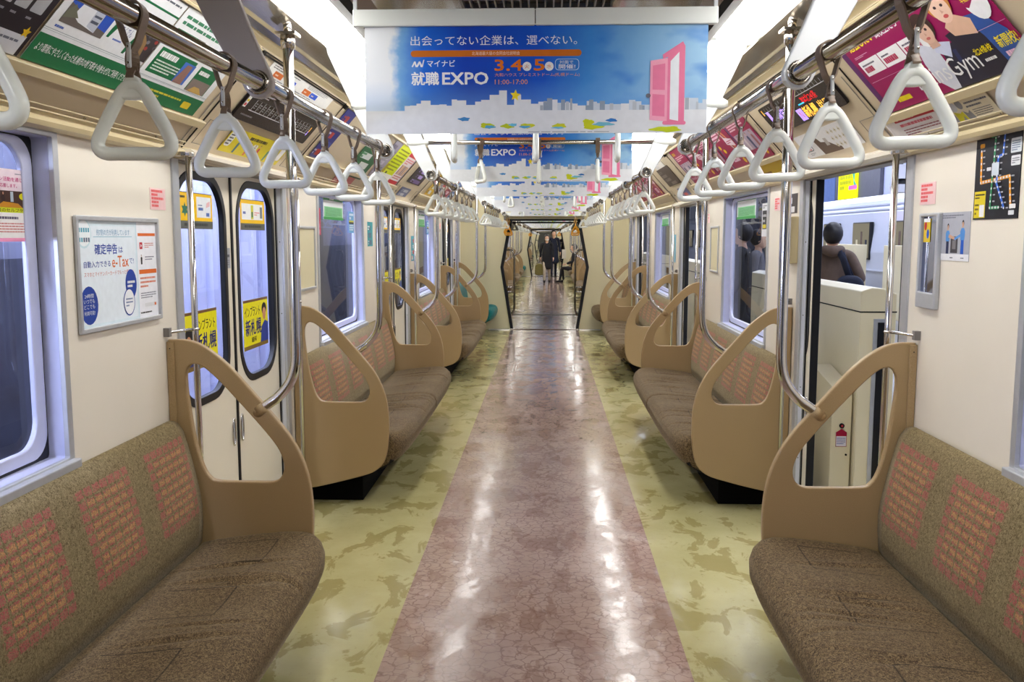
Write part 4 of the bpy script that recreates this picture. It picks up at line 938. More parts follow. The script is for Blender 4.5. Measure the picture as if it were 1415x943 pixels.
def shell(off, first):
    T = Matrix.Translation((0, off, 0))
    if first:
        f = MB(); f.box(-1.47, Y0, -.04, 1.47, Y1, -.004, dark_m)
        f.add([(-.572, Y0, 0), (.572, Y0, 0), (.572, Y1, 0), (-.572, Y1, 0)], [(0, 1, 2, 3)], floor_pink)
        for s in (-1, 1): f.add([(s * .572, Y0, 0), (s * 1.47, Y0, 0), (s * 1.47, Y1, 0), (s * .572, Y1, 0)], [(0, 1, 2, 3) if s > 0 else (3, 2, 1, 0)], floor_green)
        # hatch outlines let into the floor
        for y in (10.6, 12.9):
            for x in (-.36, .36):
                f.box(x - .006, y, 0, x + .006, y + .5, .0015, steel_m); f.box(x + .03, y + .1, 0, x + .036, y + .45, .0015, steel_m)
            f.box(-.38, y, 0, .38, y + .008, .0012, groove_m)
        M['floor'] = f.build('floor')
        c = MB()
        for s in (-1, 1):
            q = [(1.03, 2.335), (.895, 2.372), (.895, 2.425), (.70, 2.425), (.70, 2.372), (.665, 2.372), (.655, 2.405), (.60, 2.43), (.30, 2.435), (0, 2.436)]
            mats = [ceil_m, ceil_m, white_m, groove_m, groove_m, dark_m, ceil_m, ceil_m, ceil_m]
            for (a, b_), m in zip(zip(q, q[1:]), mats): c.add([(s * a[0], Y0, a[1]), (s * b_[0], Y0, b_[1]), (s * b_[0], Y1, b_[1]), (s * a[0], Y1, a[1])], [(0, 1, 2, 3)], m)
        for k in range(-1, 8):
            y = k * 2.28 + .5
            if Y0 < y < Y1: c.box(-.6, y - .003, 2.424, .6, y + .003, 2.44, dark_m)
        c.box(-1.5, Y0, 2.47, 1.5, Y1, 2.50, dark_m)
        M['ceil'] = c.build('ceiling')
    struct('floor', M['floor'], loc=(0, off, 0)); struct('ceiling', M['ceil'], loc=(0, off, 0))
    for s in (-1, 1):
        struct('wall_' + SIDE[s], get(('w', s), wall_mesh, s), loc=(0, off, 0))
        struct('trim_1', get(('cv', s), cove_mesh, s), loc=(0, off, 0))
        for k, d in enumerate(DOORS):
            opened = s > 0
            parts = [get(('leaf', s, k, q), leaf_parts, s, d, q, opened) for q in (-1, 1)]
            struct('door_%d' % (k + 1), None, parts, loc=(0, off, 0))
            struct('trim_2', get(('h', s, k), header_mesh, s, d), loc=(0, off, 0))
            struct('trim_3', get(('j', s, k, 0), jamb_mesh, s, d - HALF, 1), loc=(0, off, 0)); struct('trim_3', get(('j', s, k, 1), jamb_mesh, s, d + HALF, -1), loc=(0, off, 0))
            struct('trim_4', get(('dp', s, k), door_panel, s, d), loc=(0, off, 0))
        for k, (a, b_) in enumerate(WINS + [(14.55, 15.2)]): struct('window_%d' % (k + 1), None, get(('win', s, k), window_parts, s, a, b_), loc=(0, off, 0))
        for k, (a, b_) in enumerate([(d + .735, d + S - .735) for d in DOORS[:3]] + [(DOORS[3] + .735, Y1)]):
            struct('trim_5', get(('sp', s, k), seat_panel, s, a + .004, b_ - .004), loc=(0, off, 0))
    if True:
        struct('wall_back' if first else 'wall_back', get(('ew', 0), end_wall, Y1), loc=(0, off, 0))
        struct('trim_6', get(('ef', 0), end_frame, Y1 - .02), loc=(0, off, 0))
        th = get('sill', lambda: MB().box(-.6, -.03, 0, .6, .05, .012, steel_m).box(-.58, .05, 0, .58, .12, .008, dark_m).box(-.585, -.20, 0, -.95, -.02, .01, alu_m).box(.585, -.20, 0, .95, -.02, .01, alu_m).build('threshold', bevel=.006))
        struct('trim_7', th, loc=(0, Y1 + off - .02, 0))
        hd = get('hd', lambda: MB().box(-.9, -.06, 2.02, .9, 0, 2.34, endw_m).box(-.70, -.10, 1.915, .70, 0, 1.99, white_m).build('header', bevel=.008))
        struct('trim_8', hd, loc=(0, Y1 + off, 0))
    if not first:
        struct('wall_front', get(('ew', 1), end_wall, Y0 - .04, 1.22), loc=(0, off, 0)); struct('trim_6', get(('ef', 1), end_frame, Y0 - .06, 1.22), loc=(0, off, 0))

SEATMATS = {'brown': (seat_m, back_m)}
def bench(s, y0, L, label, off, teal=False, halves=2, group=None):
    key = ('bench', s, round(L, 2), teal)
    if key not in M:
        back = back_mesh(s, L)
        cm = teal_m if teal else seat_m
        if teal: back.materials.clear(); back.materials.append(teal_m)
        cs = [cushion_mesh(s, L * i / halves + .003, L * (i + 1) / halves - .003, L, cm, 5 + i + (2 if s > 0 else 0)) for i in range(halves)]
        M[key] = [('backrest', back), ('seat_base', bench_base_mesh(s, L))] + [('seat_cushion', c) for c in cs]
    return thing('bench_seat', label, 'bench', M[key], loc=(0, y0 + off, 0), group=group)

def partition(s, y, f, label, off, group=None):
    """f=+1: bracket on the seat side facing the viewer"""
    yy = y if f > 0 else y - .03
    return thing('seat_partition', label, 'partition', [('panel', get(('pt', s), partition_mesh, s)), ('wall_bracket', get(('pb', s, f), bracket_mesh, s, f), (), (0, 0 if f > 0 else .03, 0))], loc=(0, yy + off, 0), group=group)
def pole(s, y, label, off, group=None):
    return thing('curved_grab_pole', label, 'pole', [('pole', get(('cp', s), curved_pole_mesh, s)), ('end_cap', get(('cc', s), pole_cap_mesh, s)), ('ceiling_flange', get(('cf', s), pole_flange_mesh, s))], loc=(0, y + .015 + off, 0), group=group)
def thinpole(s, y, f, label, off, group=None):
    return thing('door_grab_pole', label, 'pole', [('pole', get(('tp', s), thin_pole_mesh, s)), ('wall_arm', get(('tb', s, f), thin_bracket, s, f)), ('top_plate', get(('tt', s, f), thin_top, s, f))], loc=(0, y + off, 0), group=group)
RX = {-1: .647, 1: .621}; RZ = {-1: 1.943, 1: 1.957}
def strap(x, y, z, label, off, group=None, rotz=0.0, swing=0.0, small=False, yellow=False, lean=0.0):
    rg, bl, bk = get('ring', ring_mesh), get('belt', belt_mesh), get('buckle', buckle_mesh)
    if yellow:
        rg = get('yring', ring_mesh, yellow_m)
    if small:
        k = 'ysmall' if yellow else 'small'
        if k not in M: b = MB(); b.mesh(bl); b.mesh(rg); M[k] = b.build('strap')
        return thing('hand_strap', label, 'strap', M[k], loc=(x, y + off, z), rot=(swing, lean, rotz), group=group)
    if yellow: return thing('hand_strap', label, 'strap', [('belt', get('ybelt', lambda: _recol(bl, yellow_m))), ('ring', rg)], loc=(x, y + off, z), rot=(swing, lean, rotz), group=group)
    return thing('hand_strap', label, 'strap', [('belt', bl), ('ring', rg), ('buckle', bk)], loc=(x, y + off, z), rot=(swing, lean, rotz), group=group)
def _recol(me, m):
    c = me.copy(); c.materials.clear(); c.materials.append(m)
    for p in c.polygons: p.material_index = 0
    return c

NL = {-1: -1, 1: -1}; ORDL = ['first', 'second', 'third', 'fourth', 'fifth', 'sixth', 'seventh', 'eighth', 'ninth', 'tenth', 'eleventh', 'twelfth']
DN = ['behind the viewer', 'nearest', 'second', 'third']
def side_words(s): return 'left' if s < 0 else 'right'

def fit_car(off, n):
    """benches, partitions, poles, rails, straps, lamps, banners; n = 0 the car we stand in"""
    far = n > 0
    car = ['', ' in the next car', ' in the third car', ' in the fourth car'][n]
    for s in (-1, 1):
        sw = side_words(s)
        for k, (a, b_) in enumerate(BAYS):
            g = None if not far else 'benches of brown moquette%s' % car
            bench(s, a + .004, b_ - a - .008, ('brown plaid-backed bench on the %s wall, %s of its row' % (sw, ORD[k])) if not far else 'brown moquette bench along the side%s' % car, off, group=g)
        ends = [(DOORS[3] + .88, Y1 - .01 - DOORS[3] - .88)]
        for y, L in ends:
            teal = s < 0
            bench(s, y, L, ('%s short bench against the end wall, beside the gangway' % ('teal' if teal else 'brown')) if not far else 'short %s bench at the end%s' % ('teal' if teal else 'brown', car), off, teal=teal, halves=1, group=None if not far else 'short end benches%s' % car)
        if far: bench(s, Y0 + .01, DOORS[0] - .88 - Y0 - .012, 'short %s bench at the near end%s' % ('brown', car), off, teal=False, halves=1, group='short benches near end%s' % car)
        for k, d in enumerate(DOORS):
            for f in (1, -1):
                y = d - .88 * f
                if not far and y < 1.0: continue
                gp = None if not far else 'tan seat partitions%s' % car
                where = 'before' if f > 0 else 'behind'
                if not far:
                    partition(s, y, f, 'tan seat partition with a sail-shaped opening, %s the %s %s door' % (where, DN[k], sw), off)
                    pole(s, y, 'thick curved chrome grab pole on the seat partition %s the %s %s door' % (where, DN[k], sw), off)
                    thinpole(s, d - .765 * f, f, 'thin chrome door handrail at the %s edge of the %s %s door' % ('near' if f > 0 else 'far', DN[k], sw), off)
                else:
                    partition(s, y, f, 'tan seat-end partition%s' % car, off, gp); pole(s, y, 'curved chrome grab pole%s' % car, off, 'curved chrome poles%s' % car)
        # hand rails, blades, straps
        for k in range(-1, 4):
            r0, r1 = DOORS[k] + 1.12 if k >= 0 else -2.25, (DOORS[k + 1] - .41 if k < 3 else Y1 - .12)
            if r1 - r0 < .4: continue
            if r1 < -.5 and not far: continue
            lab = 'steel hand rail carrying the straps along the %s side, %s stretch' % (sw, ['rearmost', 'nearest', 'middle', 'third', 'farthest'][k + 1])
            me = get(('rail', round(r1 - r0, 2)), rail_mesh, r1 - r0)
            thing('hand_rail', lab if not far else 'steel hand rail%s' % car, 'rail', me, loc=(s * RX[s], r0 + off, RZ[s]), group=None if not far else 'hand rails%s' % car)
            bl = [r0, r0 + 1.32, r1] if k in (0, 1, 2) else [r0, r1] if k == -1 else [r0]
            for q, y in enumerate(bl):
                if y < 0.6 and not far: continue
                dk = (s < 0 and k == 0 and q == 1 and not far)
                nm = ['near', 'middle', 'far'][min(q, 2)]
                thing('rail_bracket', ('%s enamelled blade bracket holding the %s end of the %s %s hand rail' % ('grey' if dk else 'white', nm if q != 1 else 'middle', ORD[max(k, 0)], sw)).replace('middle end', 'middle') if not far else 'white blade bracket of the hand rail%s' % car,
                      'bracket', [('blade', get(('bd', s, dk), blade_mesh, s, blade_dk if dk else blade_m)), ('socket', get(('bs', s), blade_socket, s))], loc=(0 if s < 0 else -.026, y + off, 0 if s < 0 else .014), group=None if not far else 'blade brackets%s' % car)
            ys = [DOORS[k] + 1.33 + .435 * j for j in range(7)] if 0 <= k < 3 else ([DOORS[3] + 1.33 + .435 * j for j in range(2)] if k == 3 else [DOORS[0] - .62 - .42 * j for j in range(4)])
            if n >= 2: ys = ys[::2 if n == 2 else 3]
            for j, y in enumerate(ys):
                if y < .4 and not far: continue
                lb = 'white triangular strap on the %s rail, %s over the %s bench' % (sw, ORD[j], ORD[max(k, 0)] if k < 3 else 'end')
                strap(s * RX[s], y, RZ[s], lb if not far else 'white triangular hand strap%s' % car, off, 'side-rail straps over the benches' if not far else 'white straps%s' % car, rotz=R.uniform(-.12, .12), swing=R.uniform(-.05, .05), small=far, lean=-.045 if s > 0 else 0)
        # lamps between the blades
        for k in range(-1, 4):
            secs = [(DOORS[k] + 1.20, DOORS[k] + 2.38), (DOORS[k] + 2.50, DOORS[k] + 4.09), (DOORS[k] + 4.21, DOORS[k] + 5.62)] if k >= 0 else [(DOORS[0] - .35, DOORS[0] + 1.06)]
            if not far and s < 0 and k == 0: secs[0] = None; secs = [q for q in secs if q]
            for q, (a, b_) in enumerate(secs):
                b_ = min(b_, Y1 - .15)
                if b_ - a < .4: continue
                mid = (a + b_) / 2
                L = b_ - a; key = ('lamp', round(L, 2))
                if key not in M: M[key] = [('diffuser', lamp_mesh(L, lamp_m)), ('tray', lamp_tray(L))]
                NL[s] += 1; nm = 'long glowing ceiling lamp on the %s side, %s counted from the viewer' % (sw, ORDL[NL[s] % 12])
                thing('ceiling_lamp', nm if not far else 'glowing ceiling lamp%s' % car, 'lamp', M[key], loc=(s * .797, a + off, 2.352), group=None if not far else 'ceiling lamps%s' % car)
    # cross rails over the doors with three straps each
    for k in range(0, 4):
        for q, dy in enumerate((-.41, 1.12)):
            y = DOORS[k] + dy
            if y < 1.0 and not far: continue
            if y > Y1 - .3: continue
            nm = 'steel cross rail %s the %s doors, between two blade brackets' % ('before' if q == 0 else 'behind', DN[k])
            if 'cross' not in M: M['cross'] = crossrail_parts()
            thing('cross_rail', nm if not far else 'steel cross rail%s' % car, 'rail', [('bar', M['cross'][0]), ('end_cone', M['cross'][1]), ('end_cone', M['cross'][2])], loc=(0, y + off, 2.13), group=None if not far else 'cross rails%s' % car)
            if n >= 2: continue
            for j, x in enumerate((-.355, -.01, .335)):
                strap(x, y, 2.13, ('white strap on the cross rail %s the %s doors, %s of three from the left' % ('before' if q == 0 else 'behind', DN[k], ORD[j].replace('nearest', 'first'))) if not far else 'white cross-rail strap%s' % car, off, 'cross-rail straps' if not far else 'cross-rail straps%s' % car, rotz=PI / 2 + (R.uniform(-.1, .1) if q == 0 else (.5 if j == 0 else R.uniform(-.3, .3))), small=far)
    # hanging banners
    bl = [(2.95 + S * i, 'a') for i in range(3)] + [(5.50 + S * i, 'b') for i in range(3)]
    if far: bl += [(2.95 - S, 'a'), (5.50 - S, 'b')]
    bl.sort()
    if 'banner' not in M:
        M['banner'] = banner_print().mesh('banner')
        M['bholder'] = MB().box(-.575, -.012, 2.238, -.002, .012, 2.290, white_m).box(.002, -.012, 2.238, .568, .012, 2.290, white_m).box(-.004, -.008, 2.24, .004, .008, 2.288, dark_m).build('holder', bevel=.003)
        M['bhang'] = MB().box(-.574, -.006, 2.290, -.563, .006, 2.432, alu_m).box(.556, -.006, 2.290, .567, .006, 2.432, alu_m).build('hanger')
    for i, (y, _) in enumerate(bl):
        o = thing('banner_holder', ('aluminium banner rail across the ceiling holding the %s banner' % ORD[i]) if not far else 'aluminium banner rail%s' % car, 'holder', [('clamp_bar', M['bholder']), ('hanger', M['bhang'])], loc=(0, y + off, 0), group=None if not far else 'banner rails%s' % car)
        b = thing('hanging_banner', ('blue and white job fair banner hanging across the aisle, %s from the front' % ORD[i].replace('nearest', 'first')) if not far else 'blue and white job fair banner%s' % car, 'banner', M['banner'], group='job fair banners' if not far else 'job fair banners%s' % car)
        b.matrix_world = axes((1, 0, 0), (0, 0, 1), (0, -1, 0), (0, y + off + .0005, 2.073))
    for i, y in enumerate((2.65, 6.6, 11.5)):
        thing('air_vent', ('louvred air vent in the middle of the ceiling, %s one' % ORD[i]) if not far else 'louvred ceiling vent%s' % car, 'vent', get('vent', vent_mesh), loc=(0, y + off, 2.43), group=None if not far else 'ceiling vents%s' % car)

shell(0, True); fit_car(0, 0)
for n in (1, 2, 3): shell(CAR * n, False); fit_car(CAR * n, n)
# far end of the last car is shut
struct('wall_far', MB().box(-1.5, 4 * CAR - 1.5, 0, 1.5, 4 * CAR - 1.45, 2.45, endw_m).build('end'))

# gangways
def gangway(y0, y1, n):
    b = MB()
    for i in range(14):
        a = y0 + (y1 - y0) * i / 14; c = y0 + (y1 - y0) * (i + 1) / 14; g = .03 * (i % 2)
        for (p, q) in zip(OPEN, OPEN[1:]):
            P = lambda v, g: (v[0] * (1.24 + g), v[1] * 1.02 + (.06 + g * .6 if v[1] > 1.5 else -.05))
            p0, q0, p1, q1 = P(p, g), P(q, g), P(p, .03 - g), P(q, .03 - g)
            if p[1] < .1 and q[1] < .1: continue
            b.add([(p0[0], a, p0[1]), (q0[0], a, q0[1]), (q1[0], c, q1[1]), (p1[0], c, p1[1])], [(0, 1, 2, 3)], dark_m if False else grey_bellows)
        p0, q0 = OPEN[0], OPEN[-1]
        b.add([(-.76, a, 1.97 + g), (.76, a, 1.97 + g), (.76, c, 1.97 + .03 - g), (-.76, c, 1.97 + .03 - g)], [(0, 1, 2, 3)], grey_bellows)
    struct('trim_9', b.build('bellows'))
    f = MB(); f.box(-.86, y0 - .02, -.05, .86, y1 + .02, 0.004, floor_pink); struct('floor', f.build('gangway_floor'))
    for s in (-1, 1):
        h = MB(); x0 = s * .60; x = s * .53; ym = y0 + .35
        P = crom([(s * .70, ym, 1.34), (s * .60, ym, 1.345), (s * .555, ym, 1.31), (s * .53, ym, 1.22), (s * .53, ym, .9), (s * .53, ym, .45), (s * .535, ym, .30), (s * .58, ym, .21), (s * .64, ym, .20)], 4, closed=False)
        h.tube(P, .017, steel_m, 10)
        for z in (.62, .70): h.cyl((s * .53, ym, z), (s * .73, ym, z), .013, chrome_m, 10)
        thing('gangway_handrail', 'chrome D-shaped handrail on the %s side of the %s gangway' % (side_words(s), ORD[n]), 'handrail', h.build('rail'))
grey_bellows = plain('grey_bellows', C(96, 92, 84), 0.6)
for n in range(3): gangway(Y1 + .04 + n * CAR, CAR * (n + 1) + Y0 - .04, n)
for n, (y, zz) in enumerate(((15.72, 1.91), (36.0, 1.91))):
    for x, w in ((-.61, 'left'), (.51, 'right')):
        for j in range(2):
            strap(x, y - .55 + j * .24, 1.86 - j * .03, ('yellow strap at the %s of the gangway mouth, %s of the pair' % (w, ('nearer', 'farther')[j])) if n == 0 else 'yellow strap at the far gangway', 0, 'yellow gangway straps' if n == 0 else 'yellow straps at the far gangway', rotz=.2 * (1 - 2 * j), yellow=True, small=n > 0)
    b = MB()
    for x in (-.61, .51): b.tube([(x, y - .47, 1.93), (x, y - .44, 1.86), (x, y - .05, 1.83), (x, y + .02, 1.93)], .012, steel_m, 8)
    thing('strap_rail', 'pair of short steel strap rails at the mouth of the %s gangway' % ORD[n], 'rail', b.build('rail'))

# ------------------------------------------------------------------ prints in the car
def P_(pr, mx, name, label, cat='poster', group=None): return put(pr, mx, name, label, cat, group)
sc = .315   # middle of the slope holder
def hold(side, y, pr, label, name='poster', s=sc, off=.004): return P_(pr, at_slope(side, y, s, off), name, label, 'poster')
hold(-1, 2.055, dark_poster(), 'black poster with white panels and a yellow star, above the left window', s=.315)
hold(-1, 2.60, hokuden('a'), 'green and white poster with a photo of a white office block')
hold(-1, 3.17, hokuden('b'), 'green and white poster with boxes of green text, next to the office block poster')
hold(1, 2.96, brains(), 'wide magenta poster with two young people, above the nearest right bench', off=.006)
hold(1, 1.9, magenta_small(4, .515), 'magenta poster beside the wide one, above the right window')
P_(line_screen(False), at_slope(-1, 4.32, .28, .001), 'line_display', 'black route display lit with white station marks, above the nearest left door', 'display')
P_(line_screen(True), at_slope(1, 4.28, .325, .001), 'line_display', 'black route display with violet, red and amber characters, above the nearest right door', 'display')
P_(orange_blue(), at_slope(-1, 4.29, .45, .002), 'sticker', 'long white notice with orange and blue blocks, above the left route display', 'sticker')
P_(yellow_ad(), at_slope(-1, 4.34, .092, .002), 'sticker', 'yellow strip advertisement with little figures, over the nearest left door', 'sticker')
P_(red_info(), at_slope(1, 3.385, .070, .002), 'sticker', 'white notice with a red heading under the magenta poster, near the right door', 'sticker')
P_(beige_manner(), at_slope(1, 2.945, .073, .002), 'sticker', 'beige manners notice with yellow and grey figures, right of the red-headed notice', 'sticker')
P_(white_trunk(), at_slope(1, 4.30, .122, .002), 'sticker', 'white notice with a brown shape and red characters, over the nearest right door', 'sticker')
a_, b2, c2 = yellow_trio()
hold(-1, 5.27, generic(.24, .345, (44, 50, 130), [(226, 228, 236), (180, 60, 50), (206, 210, 226), (60, 80, 170)], 21, 5), 'narrow navy poster right after the nearest left door panel')
hold(-1, 6.42, generic(.60, .25, (34, 96, 60), [(214, 220, 220), (60, 130, 80), (40, 60, 70)], 22, 3), 'dark green poster above the second left bench', s=.215)
P_(generic(.55, .085, (196, 110, 110), [(226, 200, 200), (206, 190, 60), (180, 60, 60)], 24, 2), at_slope(-1, 6.3, .06, .002), 'sticker', 'small red and beige strip notice under the dark green poster', 'sticker')
hold(-1, 6.98, a_, 'grey text poster between the green and the acid yellow posters')
hold(-1, 7.39, b2, 'acid yellow poster above the second left bench'); hold(-1, 7.87, c2, 'red and white poster beside the acid yellow one', s=sc)
P_(generic(.80, .20, (44, 38, 44), [(170, 150, 220), (110, 90, 150), (120, 110, 90)], 25, 3), at_slope(-1, 8.85, .31, .002), 'screen', 'dark violet-lit screen above the second left door', 'display')
P_(generic(.55, .10, (96, 104, 140), [(190, 194, 206), (70, 76, 120)], 26, 2), at_slope(-1, 8.75, .1, .002), 'sticker', 'small grey-blue notice over the second left door', 'sticker')
for i, y in enumerate((5.45, 6.0, 6.56, 7.1, 7.66)): hold(1, y, magenta_small(i + 3, .53), 'magenta school poster over the second right bench, %s from the camera' % ORD[i])
P_(generic(.75, .085, (206, 176, 40), [(180, 120, 30), (226, 200, 60), (120, 80, 30)], 27, 2), at_slope(1, 5.55, .062, .002), 'sticker', 'yellow strip notice below the first magenta school poster', 'sticker')
P_(generic(.80, .21, (70, 56, 50), [(120, 110, 104), (90, 80, 80), (50, 40, 40)], 28, 4), at_slope(1, 8.88, .30, .002), 'screen', 'dark grey screen above the second right door', 'display')
P_(generic(.6, .09, (224, 220, 214), [(206, 120, 50), (50, 90, 190), (210, 210, 210)], 29, 2), at_slope(1, 8.9, .45, .002), 'sticker', 'white notice with orange and blue above the second right screen', 'sticker')
P_(generic(.5, .10, (90, 96, 140), [(210, 206, 214), (206, 70, 70)], 30, 2), at_slope(1, 8.75, .1, .002), 'sticker', 'small blue and white notice over the second right door', 'sticker')
cols = [((226, 186, 60), [(120, 90, 30), (226, 226, 220)]), ((210, 206, 206), [(180, 60, 70), (90, 96, 120)]), ((160, 40, 70), [(226, 200, 210), (210, 190, 60)]), ((70, 100, 150), [(220, 226, 230), (190, 200, 220)])]
for i, y in enumerate((10.2, 10.8, 11.5, 12.1)): hold(-1, y, generic(.5, .33, *cols[i], 40 + i, 4), '%s poster over the third left bench' % ['yellow', 'pale grey', 'crimson', 'slate blue'][i])
for i, y in enumerate((10.2, 10.8, 11.5, 12.1)): hold(1, y, magenta_small(i + 8, .53), 'magenta poster over the third right bench, %s in the row' % ORD[i].replace('nearest', 'first'))

# side walls
fr = etax()
o = thing('tax_poster', 'white and blue tax poster framed in aluminium on the left wall', 'poster', [('sheet', fr.mesh('sheet')), ('frame', framed(fr, .605, .375))]); o.matrix_world = at_wall(-1, 1.428, 3.085, 1.459)
for s in (-1, 1):
    for k in range(4):
        y = DOORS[k] - .905
        if y < 1: continue
        P_(get(('pn',), pink_notice) if False else pink_notice(), at_wall(s, 1.4295, y, 1.72 if s < 0 else 1.736), 'sticker', 'small pink notice on the %s wall before the %s door' % (side_words(s), DN[k]), 'sticker')
P_(subway_map(), at_wall(1, 1.4295, 2.905, 1.769), 'route_map', 'black subway map with orange, green and blue lines on the right wall', 'map')
P_(two_men(), at_wall(1, 1.4295, 3.175, 1.58), 'poster', 'small grey poster of two figures in blue shirts beside the slim mirror', 'poster')
mr = MB(); mr.box(-.068, -.16, 0, .068, .165, .006, mirror_m)
mf = MB(); mf.mesh(curve_solid([rrect(-.083, -.172, .083, .172, .004, 1), rrect(-.066, -.115, .066, .160, .003, 1)], .018, .004), alu_m, smooth=False)
lb = Print(.13, .05, (86, 78, 72)); lb.text('SUBWAY', .15, .5, .85, .85, (196, 196, 200)) if False else lb.lines(.1, .5, .9, .85, 1, (200, 200, 204), 2, .9); lb.lines(.1, .1, .9, .3, 1, (190, 190, 196), 4)
st = Print(.055, .085, (226, 196, 50)); st.ell(.3, .7, .2, .2, RED); st.ell(.7, .35, .2, .2, BLUE); st.rect(0, .85, 1, 1, W_)
lbm = lb.mesh('plate'); lbm.transform(Matrix.Translation((0, -.143, .004))); stm = st.mesh('st'); stm.transform(Matrix.Translation((-.03, .11, .007)))
o = thing('slim_mirror', 'slim upright mirror in a metal frame by the nearest right door', 'mirror', [('mirror_glass', mr.build('mirror')), ('frame', fixn(mf.build('frame'))), ('plate', lbm), ('sticker', stm)]); o.matrix_world = at_wall(1, 1.4295, 3.358, 1.492)
def blank_frame(s, y, z, w, h, label):
    b = MB(); b.box(-w / 2, -h / 2, 0, w / 2, h / 2, .003, endw_m)
    o = thing('notice_holder', label, 'frame', [('backing', b.build('backing')), ('frame', framed(None, w, h))]); o.matrix_world = at_wall(s, 1.4295, y, z)
blank_frame(-1, 5.52, 1.448, .40, .39, 'empty aluminium poster frame behind the nearest left door')
blank_frame(1, 7.62, 1.475, .36, .38, 'empty aluminium poster frame before the second right door')
blank_frame(-1, 12.3, 1.45, .36, .38, 'empty aluminium poster frame before the third left door')
P_(pink_notice(), at_wall(-1, 1.4295, 5.25, 1.70), 'sticker', 'small pink notice on the left wall just behind the nearest door', 'sticker')
P_(pink_notice(), at_wall(1, 1.4295, 5.60, 1.775), 'sticker', 'small pink notice on the right wall just behind the nearest door', 'sticker')
P_(generic(.16, .11, (60, 50, 50), [(226, 226, 226), (180, 60, 60)], 31, 2), at_wall(1, 1.4295, 5.24, 1.765), 'sticker', 'dark little notice above the red and cream box', 'sticker')
bx = MB(); bx.box(1.43, 5.12, 1.43, 1.385, 5.24, 1.69, cove_rail_m); rd = MB(); rd.box(1.388, 5.24, 1.435, 1.43, 5.255, 1.685, plain('red_paint', C(150, 40, 36), .4))
thing('wall_box', 'narrow cream box with a red edge on the wall behind the nearest right door', 'box', [('body', bx.build('body', bevel=.005)), ('edge', rd.build('edge', bevel=.002))])
P_(generic(.30, .27, (70, 160, 180), [(226, 240, 244), (200, 60, 60), (240, 240, 240)], 33, 4), at_wall(-1, 1.4295, 9.98, 1.45), 'poster', 'blue and white poster on the left wall behind the second door', 'poster')
P_(generic(.22, .20, (60, 160, 170), [(226, 240, 244), (90, 120, 140)], 34, 3), at_wall(-1, 1.4295, 7.55, 1.60), 'poster', 'small turquoise poster on the left wall before the second door', 'poster')
P_(generic(.10, .30, (140, 140, 146), [(170, 170, 176), (120, 120, 126)], 35, 2), at_wall(-1, 1.4295, 7.86, 1.42), 'sticker', 'narrow grey plate at the post before the second left door', 'plate')
P_(generic(.36, .30, (120, 180, 206), [(226, 236, 240), (210, 200, 60), (226, 226, 226)], 36, 4), at_wall(1, 1.4295, 10.1, 1.45), 'poster', 'pale blue poster on the right wall behind the second door', 'poster')
# on the glass
G_ = 1.487
P_(ribbon_poster(), at_wall(-1, G_, 2.485, 1.668), 'sticker', 'pink-edged poster stuck on the nearest left window', 'sticker')
for k in (1, 2):
    a, b_ = WINS[k]
    P_(green_white(.60), at_wall(-1, G_, a + .70, 1.775), 'sticker', 'green and white notice on the %s left window' % ORD[k], 'sticker'); P_(green_white(.62), at_wall(1, G_, b_ - .52, 1.785), 'sticker', 'green and white notice on the %s right window' % ORD[k], 'sticker')
    P_(stack_blue(.18, .165, k), at_wall(-1, G_, b_ - .16, 1.69), 'sticker', 'pale blue notice at the far end of the %s left window' % ORD[k], 'sticker')
P_(generic(.12, .18, (190, 50, 80), [(226, 190, 50), (60, 40, 40), (220, 120, 140)], 37, 4), at_wall(-1, G_, WINS[1][0] + .26, 1.68), 'sticker', 'narrow red notice at the near end of the second left window', 'sticker')
bw = Print(.15, .22, (226, 226, 230)); bw.rect(.12, .22, .88, .78, (40, 40, 46)); bw.rect(.2, .25, .8, .36, (226, 206, 30)); bw.lines(.2, .4, .8, .72, 2, (200, 200, 206), 3); bw.lines(.1, .84, .9, .95, 2, (90, 90, 96), 4)
P_(bw, at_wall(1, G_, 6.16, 1.69), 'sticker', 'black and white notice at the near end of the second right window', 'sticker')
for k in range(1, 4):
    d = DOORS[k]
    for nm, key, y, z in (('top', 'a', d - .40, 1.69), ('top', 'b', d + .365, 1.69), ('bot', 'a', d - .40, 1.13), ('bot', 'b', d + .365, 1.13)):
        pr = door_ad('%s_%s' % (nm, key)); 
        P_(pr, at_wall(-1, 1.4815, y, z), 'sticker', '%s sticker %s on the glass of the %s left door, %s leaf' % ('orange-yellow' if nm == 'top' else 'acid yellow clinic', 'high' if nm == 'top' else 'low', DN[k], 'near' if key == 'a' else 'far'), 'sticker')
pl = Print(.06, .095, (150, 152, 160)); pl.rect(.15, .55, .85, .68, (70, 70, 80)); pl.lines(.2, .15, .8, .45, 3, (110, 110, 120), 2)
P_(pl, at_wall(-1, 1.469, 4.26, 1.478), 'plate', 'small grey metal plate on the near leaf of the nearest left door', 'plate')
